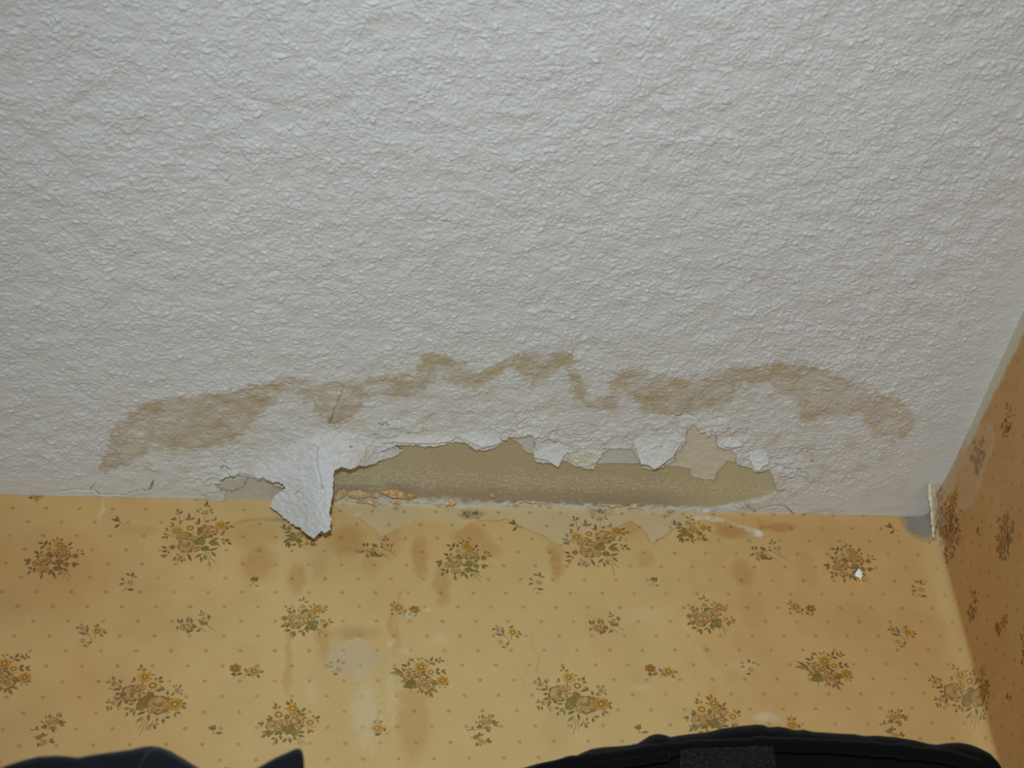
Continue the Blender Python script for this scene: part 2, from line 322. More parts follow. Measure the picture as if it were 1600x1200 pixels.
#        name: crop x, crop y, zoom, instances seen, elements  (L leaf, F fat leaf, G green, R rose, Y yellow, O ochre, D ringed, B bud, S stem)
MOTIFS = {
'A': (240, 770, 9.231, [(307, 832), (930, 841)], '''G640,690,95 G500,600,60 G860,730,60 G740,800,60 L350,285,340,235 L370,300,430,262 L360,298,308,308 F330,378,245,385 L320,380,310,345 L380,425,425,400 L375,465,388,425 S375,445,370,290 L515,395,510,283 L518,385,445,375 L530,388,606,355 G740,285,50 Y740,290,40 L760,200,775,112 L740,195,715,160 L790,215,820,175 L655,285,618,235 L685,240,660,208 L815,270,850,230 L820,285,872,290 S740,340,715,425 F655,455,655,355 L640,455,592,420 F740,420,812,400 L835,400,890,390 L890,400,900,345 L290,480,255,425 L280,482,228,495 L215,540,165,505 L205,555,170,550 L200,602,130,590 L180,632,105,650 L200,625,178,678 S205,610,300,640 L190,800,113,775 F195,835,115,850 L205,835,228,885 L170,902,92,910 L160,895,150,957 L175,885,195,922 L320,920,285,988 L370,905,325,880 B400,935,52 L400,940,410,1010 L360,940,350,990 L440,950,452,992 L500,905,545,985 L480,885,540,920 F690,880,592,938 F685,925,690,1005 L730,900,752,972 F800,830,937,800 F830,850,905,925 F860,690,960,780 F830,690,950,650 L980,690,1022,660 L1020,700,1095,672 L1000,710,1030,752 F1060,710,1130,752 L1040,450,1107,420 L1085,485,1172,500 F1050,490,1075,535 L990,595,1030,545 L960,600,1022,612 S740,850,790,960,815,1040,808,1125 S780,850,830,950,907,1017 S715,890,760,972 R760,560,135 R850,560,80 R480,765,135 R600,800,70 R450,620,65 R580,660,55 R370,650,45 Y335,555,78 D530,515,72 Y965,475,80 O270,790,42'''),
'F': (150, 1030, 10, [(228, 1090), (895, 1090), (1512, 1086)], '''G760,650,110 G690,740,80 G850,560,60 G1110,640,60 L710,152,706,75 L692,168,638,162 F730,190,790,143 L835,235,850,198 L870,245,928,240 L850,335,868,295 F600,345,595,280 L595,352,538,350 L730,400,720,350 F935,335,935,283 F985,320,1042,270 F980,350,1062,355 B290,385,55 F285,335,258,262 L220,362,148,362 L215,345,205,310 L380,370,365,308 L385,375,412,332 F365,400,390,455 L250,462,185,460 F395,465,250,480 B285,680,58 L222,662,178,623 L212,672,143,682 L200,742,138,752 L195,750,172,812 L235,742,240,805 F395,622,280,620 F410,630,325,772 L385,755,408,770 L360,770,352,800 F375,540,293,547 F425,580,360,592 F500,690,435,655 F590,700,500,705 F525,770,432,775 F575,765,530,842 L600,790,590,897 L500,830,462,900 F790,740,650,790 F770,820,640,870 F820,860,820,975 F735,905,608,1000 L960,920,945,985 F1050,930,1050,1012 F1080,915,1167,905 L870,1010,818,1070 F900,1030,935,1103 L920,1018,992,1015 F1020,430,1070,500 F940,500,1060,470 F1120,565,1115,487 B1285,490,60 L1235,450,1200,400 L1255,430,1258,393 L1300,450,1335,393 L1320,495,1372,480 L1315,530,1362,565 F1225,530,1165,575 L1310,690,1347,628 F1330,708,1422,685 F1350,730,1402,787 L1250,830,1337,850 L1235,840,1235,912 S885,950,895,1035 S740,930,700,1040,648,1102 S772,950,735,1080,675,1195 S800,970,790,1050,775,1125 R550,540,155 R670,570,90 R640,450,60 R720,450,55 R970,720,175 R870,790,70 R1090,700,60 O1150,700,70 Y1230,710,110 Y765,285,90 D885,420,75'''),
'C': (645, 815, 10, [(85, 872), (725, 875), (1328, 880)], '''G870,750,70 G990,690,50 G720,560,60 G880,660,60 F600,382,510,362 F625,410,650,330 F625,412,562,462 L700,410,694,350 L772,348,712,322 L800,328,780,278 L850,348,843,298 L855,340,880,308 F560,540,483,490 L592,548,595,483 L575,562,508,585 F445,635,348,630 F442,645,398,712 L435,600,440,680 F512,762,432,744 F545,745,535,824 F488,792,443,852 L680,750,650,850 F662,840,655,922 F805,770,752,866 F808,805,866,902 L932,808,903,868 F845,692,760,665 F945,758,1042,795 F960,700,1030,740 L1075,680,1192,700 F1080,690,1132,742 L970,415,1018,358 L990,462,1047,435 L962,452,912,408 L1125,502,1122,458 L1168,503,1217,478 L1175,535,1247,540 R930,560,115 R880,480,60 R960,520,60 R655,640,115 R550,680,65 R640,780,55 R720,780,50 R790,530,62 Y840,405,75 Y890,430,40 D700,475,48 O1105,575,45 S950,800,972,905 S970,800,1010,880,1070,937 S1000,800,1092,887'''),
'D': (400, 905, 10, [(480, 965), (1110, 962)], '''G880,720,95 G930,680,50 G760,500,60 G820,760,60 L722,332,648,318 L745,332,745,268 L757,358,828,350 L915,412,893,368 L857,452,848,400 L1080,442,1138,420 L1068,462,1118,492 F1045,488,1072,537 B540,465,52 F480,440,443,408 F505,505,480,468 L602,535,590,455 F565,530,488,492 L552,560,508,548 L680,505,648,463 L490,692,433,678 F462,712,383,752 F490,700,482,768 F542,802,438,800 F602,820,523,862 F590,903,612,815 L722,800,648,832 F730,808,752,903 L770,790,828,838 F900,740,960,790 F1058,700,1085,772 F1080,690,1142,722 L1130,640,1167,603 F1138,662,1212,677 F955,600,988,568 R620,690,115 R830,570,110 R740,650,75 R700,580,60 R560,600,65 R860,640,50 D730,435,48 Y965,470,85 O445,615,45 D1040,660,52 S960,780,985,850,1000,922 S980,770,1042,852 S910,790,915,830'''),
'E': (578, 995, 10, [(5, 1050), (658, 1055), (1290, 1045)], '''G650,740,85 G580,770,50 G690,780,45 G820,570,60 G1010,720,55 G880,640,60 G950,800,60 F592,462,483,433 F612,455,603,378 L680,372,598,350 L662,362,682,330 S680,370,700,430 L782,372,730,328 L800,352,832,322 F915,402,848,350 F940,390,987,312 F943,412,1033,432 S950,400,905,455 F1030,392,1045,333 L1055,378,1107,417 L1095,372,1095,310 L1103,375,1173,380 F1035,542,1083,488 F1040,552,1103,592 F1118,552,1182,510 L1140,560,1203,580 F500,560,340,478 L450,555,285,575 F402,602,505,552 L525,525,498,478 F525,622,462,605 F562,690,480,703 R610,590,118 R690,600,70 R880,775,125 R760,730,55 R820,650,62 R755,580,58 R930,690,55 Y800,480,92 D945,560,62 Y1130,690,88 L740,850,772,882 L810,850,818,892 F882,860,880,922 F930,860,992,952 F988,820,1062,872 L1180,742,1242,745 L1168,780,1197,807 L1090,770,1100,807 F560,800,548,760 S650,800,618,892'''),
'G': (370, 1075, 10, [(450, 1130), (1112, 1121)], '''G800,650,95 G770,450,65 G900,700,65 G520,700,60 G650,700,50 F832,272,763,208 F857,245,850,163 L893,262,932,222 L780,322,728,325 F628,292,588,233 F625,322,553,298 L653,322,690,273 F992,392,938,338 F1010,372,1083,303 F1000,402,1087,412 L1210,472,1178,418 F1230,482,1307,438 L1235,500,1292,537 F552,502,488,423 F540,512,448,490 F402,562,323,550 L405,572,405,513 L400,572,368,617 L462,692,388,692 F460,722,378,782 F500,700,493,782 F602,780,530,803 F622,790,615,883 F682,740,690,812 F782,790,703,853 F822,780,842,867 F900,750,905,822 F950,742,1062,762 F960,690,1065,690 L1130,652,1120,722 L1140,662,1207,692 R560,600,105 R660,560,75 R650,640,55 R970,520,125 R950,610,60 R900,410,65 R780,560,65 D655,425,78 Y870,330,82 D1145,550,72 S940,780,965,840,970,892 S980,780,1010,850,1015,922 S1030,830,1082,887'''),
'B': (1000, 770, 10, [(470, 832), (1080, 825)], '''G700,640,65 G620,490,40 G800,680,50 G690,580,50 L772,402,703,368 L790,392,795,348 L798,420,852,420 F592,512,480,460 L560,480,518,418 F642,505,598,448 F655,545,548,550 F662,602,578,600 F682,652,598,660 L642,652,568,712 L642,690,613,772 L665,700,665,792 F762,722,698,752 F800,720,838,792 L830,730,882,752 F978,690,1012,772 F988,712,1072,747 F978,692,1012,658 L1048,552,1122,530 F1058,562,1117,617 L818,480,872,480 L918,492,925,453 R860,590,62 R770,600,62 R750,470,48 R820,540,52 Y990,550,62 O930,640,45 Y920,720,42'''),
'ti': (260, 910, 7.056, [(303, 970), (945, 972)], '''G300,490,36 G272,530,26 G240,545,26 G430,450,22 L142,452,122,398 L160,452,182,398 L237,442,240,378 L228,440,213,425 L282,455,268,388 L135,502,98,527 L132,502,108,480 F330,540,387,518 L397,342,373,303 L397,362,348,358 L405,362,425,338 L422,450,338,413 L440,462,358,455 L465,402,463,352 L470,402,498,372 R200,495,48 B250,470,32 B415,402,26 S300,490,345,490,400,512,440,550 S440,470,480,500,525,515 S465,400,445,470'''),
'pm': (260, 910, 7.056, [(385, 1048), (1033, 1048)], '''L722,962,698,925 F767,1018,708,1012 F775,1022,842,998 F892,992,857,945 F928,1032,888,1010 F1012,990,1087,985 F1000,1018,1028,1062 O760,950,58 Y965,985,62 S770,1010,735,1065 S890,990,870,1030,860,1052'''),
'sf': (740, 890, 8.571, [(200, 907), (838, 907), (1435, 918)], '''D875,175,46 F857,78,793,58 F885,103,885,33 F903,103,952,95 F792,147,743,115 F802,180,733,203 F853,262,942,268 S835,235,830,255,785,285'''),
'th': (740, 890, 8.571, [(140, 988), (790, 990), (1408, 990)], '''F292,800,238,795 L305,772,305,738 F402,872,378,758 F400,885,278,855 B335,805,50 Y525,842,62 D360,970,40 L500,782,463,768 F510,787,520,743 L588,837,632,825 F598,855,652,872 F568,875,607,922 F455,1012,460,968 F427,1042,373,1030 S420,880,470,950,485,990 S500,890,512,947 S440,1057,440,1010,410,980'''),
'td': (540, 830, 7.5, [(590, 855), (1197, 860)], '''G340,272,42 F208,182,217,133 F250,182,262,133 L342,192,313,138 L362,192,350,143 L212,242,153,247 F205,243,212,213 F272,312,233,268 F383,302,442,273 L470,92,463,48 L467,112,418,93 L488,112,507,78 F442,192,398,178 L432,167,418,133 L538,172,553,138 R275,235,42 B500,165,36 B325,215,35 O325,270,28 S370,180,385,240,440,265,490,312 S440,195,520,240,612,292 S540,170,530,245'''),
'pk': (540, 830, 7.5, [(632, 952), (1252, 950)], '''L572,862,564,818 L557,872,513,858 L562,920,518,932 F545,992,540,958 L618,975,662,965 F688,957,717,923 F772,992,728,968 F793,1002,833,983 Y620,905,64 O805,925,60 S650,950,690,970,685,1012 S770,980,780,1010,800,1032'''),
'pr': (700, 1090, 10, [(75, 1140), (755, 1140), (1398, 1131)], '''G490,460,42 G440,620,45 L490,327,483,278 F540,327,540,263 L635,302,662,253 F675,312,717,268 F690,392,742,353 F700,405,787,452 L720,400,802,385 L600,500,662,547 L610,495,687,500 L452,402,423,363 F377,502,387,443 L342,510,283,505 F550,480,672,460 L578,340,600,300 R620,370,66 R530,400,55 Y530,690,48 B490,660,30 F480,602,495,540 L500,605,562,568 F450,702,455,768 F488,720,522,762 L600,680,657,628 F610,690,692,690 S390,630,350,610 S450,500,300,510'''),
'sn': (500, 1000, 7.5, [(525, 1041), (1168, 1041)], '''F152,266,103,264 F150,310,98,316 F212,266,215,218 F250,270,302,260 F206,402,153,398 D222,345,38 S170,370,140,375'''),
'ss': (500, 1000, 7.5, [(592, 1137), (1240, 1132)], '''F667,972,618,948 L675,952,680,923 F690,972,737,948 F755,1072,757,1023 F712,1105,633,1110 L778,1100,803,1098 Y670,1035,64'''),
'ba': (0, 760, 4, [(185, 815), (805, 820)], '''F748,216,693,205 F737,217,730,183 F747,236,713,262 S735,215,755,230,782,241'''),
'bg': (380, 840, 3.333, [(397, 908), (1022, 908)], '''G57,217,19 F60,225,78,205 L62,248,80,254 S57,230,40,248,20,256'''),
'bp': (250, 1120, 5.333, [(335, 1140), (1000, 1139)], '''G437,95,26 F440,97,398,90 F440,95,468,68 F463,137,527,133 S447,95,447,120,440,147'''),
'to': (0, 720, 5.714, [(55, 778)], '''Y335,310,52 F302,330,248,330 F350,302,412,296 F318,352,347,343 S300,330,310,365,345,385'''),
}

def paper_point(u, z, off):                 # developed paper coordinates (m) -> world; corner rounded with radius 11 mm
    r = .011; a0 = XR - r; L = r * math.pi / 2
    th = np.clip((u - a0) / r, 0, math.pi / 2); s = np.clip(u - a0 - L, 0, None)
    x = np.where(u < a0, u, a0 + r * np.sin(th)); y = -(r - r * np.cos(th)) - s
    nx = -np.sin(th); ny = -np.cos(th)
    return np.stack([x + nx * off, y + ny * off, z + HC], -1)

BL_W = [((545, 845), 36, 30, .75), ((608, 842), 22, 40, .5), ((580, 880), 14, 30, .35), ((656, 870), 15, 42, .8), ((690, 915), 14, 38, .7), ((735, 838), 34, 26, .8), ((760, 858), 24, 20, .6), ((868, 880), 14, 32, .95), ((868, 860), 18, 14, .5), ((975, 825), 30, 16, .6),
    ((404, 878), 32, 36, .8), ((395, 836), 52, 22, .5), ((462, 905), 16, 32, .75), ((450, 1032), 7, 62, .55), ((1142, 830), 30, 15, .9), ((1215, 824), 32, 9, .85), ((1190, 820), 10, 12, .5), ((1160, 895), 20, 30, .6), ((1260, 890), 20, 36, .4), ((1008, 872), 16, 16, .45),
    ((646, 1130), 26, 66, .55), ((612, 985), 7, 44, .5), ((505, 1000), 12, 36, .5), ((1105, 1018), 9, 14, .4), ((50, 900), 130, 90, .45), ((215, 828), 36, 10, .35), ((1330, 975), 60, 40, .28), ((1330, 840), 90, 35, .3), ((1440, 1000), 70, 60, .25), ((20, 800), 70, 20, .2),
    ((1175, 950), 26, 40, .25), ((940, 990), 30, 50, .2), ((1000, 1070), 14, 30, .2), ((870, 1140), 25, 40, .22), ((230, 960), 60, 50, .18), ((500, 885), 14, 26, .3)]
PALE = WP([(522, 782), (700, 786), (1000, 795), (1100, 803), (1130, 813), (1112, 816), (1090, 808), (1048, 826), (1030, 842), (1018, 850), (1008, 832), (985, 815), (968, 824), (940, 822), (905, 838), (885, 853), (868, 850), (850, 838), (815, 822),
    (790, 811), (745, 813), (715, 826), (690, 815), (640, 812), (596, 838), (580, 822), (560, 808), (530, 800)])
TIDES = [([(745, 813), (768, 815), (790, 811), (797, 815), (806, 821), (825, 827), (850, 838), (858, 845), (872, 852), (885, 850), (900, 838)], .55, .55), ([(968, 822), (985, 815), (1000, 824), (1010, 835), (1015, 848), (1022, 851), (1028, 843), (1040, 838), (1050, 826)], .6, .6), ([(1110, 818), (1130, 818), (1142, 811), (1150, 818), (1152, 830)], .5, .5),
    ([(350, 829), (365, 820), (385, 814), (410, 812), (440, 812)], 1.3, .5), ([(596, 838), (575, 820), (560, 808)], .6, .35), ([(832, 985), (830, 1012), (842, 1024), (843, 1035), (838, 1050)], .5, .35), ([(795, 1040), (812, 1058), (820, 1070)], .5, .2), ([(1150, 832), (1175, 842), (1200, 838)], .5, .25), ([(625, 925), (618, 960), (622, 1010)], 1.2, .3), ([(638, 1095), (650, 1180)], 1.2, .2)]
SCUFF = WP([(514, 1014), (524, 1007), (536, 1008), (546, 1000), (560, 998), (578, 1008), (600, 1018), (602, 1038), (578, 1050), (560, 1065), (530, 1058), (511, 1044), (508, 1030)])
SMEAR = WP([(1072, 806), (1100, 805), (1128, 808), (1150, 817), (1180, 825), (1194, 834), (1190, 841), (1180, 838), (1160, 826), (1140, 819), (1120, 816), (1090, 812)])
def ell(u, z, p, rx, ry):
    c = WP([p])[0]; a = rx / 2.33; b = ry / 2.03
    return np.sqrt(((u - c[0]) / a) ** 2 + ((z - c[1]) / b) ** 2)

def paper_tint(u, z):                       # u, z in mm: stain and right-wall shade multiplier, cover colour and cover amount
    n1 = noise(u / 9, z / 9, 101); n2 = noise(u / 9, z / 9, 102); n3 = noise(u / 3, z / 3, 103)
    U = u + 2.5 * n1 + .8 * n3; Z = z + 2.5 * n2 + .8 * n3
    mul = np.ones((len(u), 3)); brown = np.zeros_like(u)
    mul *= (1 + .085 * fbm(u / 34, z / 40, 104, 4))[:, None] * (1 + np.outer(fbm(u / 55, z / 70, 105, 3), [.0, -.05, -.12]))
    aged = np.maximum(sst(190, 60, u + 25 * n1), sst(430, 520, u + 25 * n1)) * (.75 + .35 * fbm(u / 45, z / 45, 109, 3)); mul *= 1 - np.outer(np.clip(aged, 0, 1), [.06, .19, .27])
    mul *= (1 + .035 * noise(u / .9, z / .9, 107))[:, None]
    for p, rx, ry, s in BL_W:
        q = ell(U, Z, p, rx, ry); brown = np.maximum(brown, s * sst(1.25, .45, q) * (.82 + .18 * n3))
    q = sdist(u + 1.2 * n1 + .4 * n3, z + 1.2 * n2, PALE); p = sst(1.2, -.8, q)
    mul *= 1 + np.outer(p, [-.01, .09, .40])
    brown *= 1 - .85 * p
    for pts, hw, s in TIDES:
        c = segdist(u + .7 * n1 + .3 * n3, z + .7 * n2, WP(pts), cap=6.); brown = np.maximum(brown, min(1, 1.55 * s) * np.exp(-(c / (1.25 * hw)) ** 2) * np.clip(.85 + .5 * n2, .4, 1.1))
    brown *= (u < XR * 1000)
    mul *= 1 - np.outer(brown, [.22, .41, .53])
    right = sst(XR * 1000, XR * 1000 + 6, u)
    mul *= 1 - np.outer(right, [.19, .31, .35])  # right wall browned: slight ageing plus grazing-light shade put into the colour
    cov = np.zeros_like(u); cc_ = np.tile(wc(182, 174, 164), (len(u), 1))
    def cover(col, a):
        nonlocal cov, cc_
        a = np.clip(a, 0, 1); t = a / np.maximum(a + cov * (1 - a), 1e-6)
        cc_ = cc_ + (np.asarray(col) - cc_) * t[:, None]; cov = a + cov * (1 - a)
    def bm(c0, r): return (np.abs(u - c0[0]) < r) & (np.abs(z - c0[1]) < r)
    sq = sdist(u + 1.6 * n1 + n3, z + 1.6 * n2, SCUFF); cover(wc(168, 149, 126), np.clip(.74 + .35 * fbm(u / 5, z / 5, 106, 3), .1, .8) * sst(.8, -2.2, sq) * (.6 + .4 * sst(-114, -100, z))); cover(wc(190, 174, 146), .45 * np.exp(-((sq + .8) / .9) ** 2) * sst(-100, -96, z) * np.clip(.6 + n3, 0, 1))
    cover(wc(140, 107, 70), .5 * sst(1.2, .2, ell(U, Z, (556, 990), 42, 17)) * sst(.5, -1.5, -sdist(u + n1 + n3, z + n2, SCUFF)))
    cover(wc(190, 172, 138), .40 * sst(1.1, .2, ell(U, Z, (572, 1110), 26, 75) + .35 * n3))
    cover(wc(190, 172, 138), .30 * sst(1.1, .2, ell(U, Z, (612, 1080), 12, 70) + .35 * n3))
    cover(wc(188, 170, 140), .28 * sst(1.1, .2, ell(U, Z, (485, 1080), 12, 26)))
    cover(wc(194, 188, 174), np.clip(.34 + .55 * n3 + .2 * n2, 0, .7) * sst(.8, -1.2, sdist(u + n1 + n3, z + n2 + .6 * n3, SMEAR)))
    cover(wc(210, 204, 190), .6 * sst(1.2, .2, ell(u + n3, z + n3, (1185, 833), 9, 6)))
    for p, rx, ry, a in (((160, 795), 4, 24, .35), ((668, 952), 11, 5, .45), ((640, 962), 10, 8, .3), ((1195, 1120), 24, 12, .45), ((610, 1005), 7, 18, .35), ((640, 1015), 12, 8, .3), ((640, 815), 10, 7, .25), ((1000, 1075), 22, 7, .2), ((690, 1000), 20, 12, .15), ((1010, 960), 50, 20, .12), ((545, 800), 4, 3, .4), ((560, 803), 8, 4, .4), ((1160, 1040), 40, 14, .15)):
        cover(wc(196, 184, 160), a * sst(1.1, .2, ell(U, Z, p, rx, ry)))
    # whitened torn top edge of the paper under the bare patch
    top = sst(-4.2, -2.0, z + 1.3 * n1 + .5 * n3 - 1.4 * sst(300, 330, u)) * sst(200, 222, u) * sst(556, 530, u)
    cover(wc(178, 167, 142), .85 * top)
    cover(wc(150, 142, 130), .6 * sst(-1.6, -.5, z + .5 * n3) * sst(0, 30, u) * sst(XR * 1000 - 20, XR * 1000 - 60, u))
    # mould
    sp = sst(-.1, .45, fbm(u / 2.2, z / 2.2, 108, 3) + .05)
    for p, rx, ry, a, g in (((738, 803), 22, 9, 1.0, 52), ((727, 807), 12, 6, .7, 80), ((935, 798), 24, 7, .6, 95), ((952, 803), 10, 4, .5, 90), ((1047, 801), 13, 6, .75, 88), ((1038, 806), 9, 4, .6, 90), ((683, 790), 8, 6, .7, 95), ((620, 795), 5, 6, .7, 95), ((598, 789), 9, 4, .6, 100), ((536, 788), 6, 3, .6, 90), ((1000, 796), 30, 5, .3, 110), ((810, 793), 30, 3, .4, 110), ((308, 779), 9, 3, .6, 70), ((440, 812), 14, 4, .5, 120)):
        q = ell(u + .9 * n1, z + .9 * n2 + (u - WP([p])[0][0]) * -.3 * (p[0] in (737, 1047)), p, rx, ry); cover(wc(g + 5, g - 2, g - 20), a * sst(1.3, .3, q + .3 * n3) * (.35 + .65 * sp))
    # right-hand corner: plaster showing where the paper is gone, paint line along the ceiling
    c = np.array([XR * 1000, 0.])
    q = np.hypot((u - (XR * 1000 - 7)) / 11, (z + 7) / 14) + .22 * n1 + .1 * n3
    cover(wc(126, 116, 104), .97 * sst(1.02, .9, q) * (u < XR * 1000 + 6))
    cover(wc(120, 98, 76), .4 * sst(.3, .0, np.abs(q - 1.12)) * (u < XR * 1000))
    corner_highlight = sst(34, 14, np.abs(u - XR * 1000 + 6) * 2.2) * sst(-18, -30, z) * (u < XR * 1000 + 3)
    cover(wc(184, 162, 114), .16 * corner_highlight)  # pale highlight strip beside the rounded corner, painted into the paper colour
    lipw = 7.5 + 2 * n1 + .03 * (u - XR * 1000)
    lp = sst(lipw + 2.5, lipw - 2.5, -z) * sst(XR * 1000 + 70, XR * 1000 + 92, u + 6 * n1)
    cover(wc(170, 158, 138), .95 * lp)
    cover(wc(165, 150, 130), .55 * sst(XR * 1000 + 100, XR * 1000 + 60, u) * sst(-20, -4, z + 4 * n1) * (u > XR * 1000 + 6))
    tri = RP([(1541, 668), (1548, 680), (1550, 695), (1540, 725), (1528, 760), (1515, 790), (1492, 808)])
    cq = segdist(u + .8 * n1, z + .8 * n2, tri, cap=14.); cover(wc(168, 148, 116), .42 * np.exp(-(cq / 2.6) ** 2) * np.clip(.8 + .6 * n1, .2, 1)); cover(wc(166, 146, 116), .25 * inside(u, z, np.vstack([tri, RP([(1500, 700), (1520, 672)])])))
    cover(wc(128, 116, 112), .75 * sst(1.1, .5, np.hypot((u - XR * 1000 - 19) / 9, (z + 18) / 13) + .35 * n1 + .2 * n3))
    cover(wc(190, 178, 156), .8 * sst(1.1, .5, np.hypot((u - XR * 1000 - 5.5) / 4.5, (z + 22) / 20) + .35 * n3))
    return mul, cc_, cov

def paper_disp(u, z):                       # waviness of the paper (m), u, z in mm
    d = .25 * fbm(u / 45, z / 60, 111, 2) + .05 * noise(u / 6, z / 6, 112)
    d += .5 * np.exp(-((z + 1.5) / 2.) ** 2) * (1 + noise(u / 5, z / 4, 113)) * sst(200, 225, u) * sst(560, 535, u)
    R = XR * 1000
    d += 4.5 * np.exp(-((u - R - 22) / 16) ** 2 - ((z + 14) / 17) ** 2) + 2.2 * np.exp(-((u - R - 7) / 4) ** 2 - ((z + 14) / 13) ** 2) * (1 + .6 * noise(u / 4, z / 3, 114))
    d += .6 * np.exp(-((u - 245) / 25) ** 2 - ((z + 95) / 18) ** 2)
    return d / 1000

BASE = wc(181, 150, 98)
class Print:
    def __init__(s): s.p = []; s.c = []; s.t = []; s.l = []; s.n = 0
    def fan(s, pts, col, layer):
        pts = np.asarray(pts, float); c = pts.mean(0); n = len(pts)
        s.p.append(np.vstack([c, pts])); s.c.append(np.tile(wc(*col), (n + 1, 1))); s.l.append(np.full(n + 1, layer))
        i = np.arange(n); s.t.append(np.stack([np.full(n, s.n), s.n + 1 + i, s.n + 1 + (i + 1) % n], -1)); s.n += n + 1
    def strip(s, pts, wd, col, layer):
        pts = np.asarray(pts, float)
        for a, b in zip(pts[:-1], pts[1:]):
            e = b - a; nn = np.array([-e[1], e[0]]) / (np.hypot(*e) + 1e-9) * wd
            s.fan([a - nn, b - nn * .8, b + nn * .8, a + nn], col, layer)
PR = Print(); rng = np.random.default_rng(5)
def blob(cx, cy, r, n=14, wob=.12, sq=1., ang=0., lobes=0):
    a = np.linspace(0, 2 * np.pi, n, endpoint=False); ph = rng.uniform(0, 6)
    rr = r * (1 + wob * np.cos(lobes * a + ph) if lobes else 1 + rng.uniform(-wob, wob, n))
    x = rr * np.cos(a); y = rr * np.sin(a) * sq; c, s_ = math.cos(ang), math.sin(ang)
    return np.stack([cx + x * c - y * s_, cy + x * s_ + y * c], -1)
def jit(c, k=8): return tuple(np.clip(np.array(c) + rng.uniform(-k, k), 5, 250))

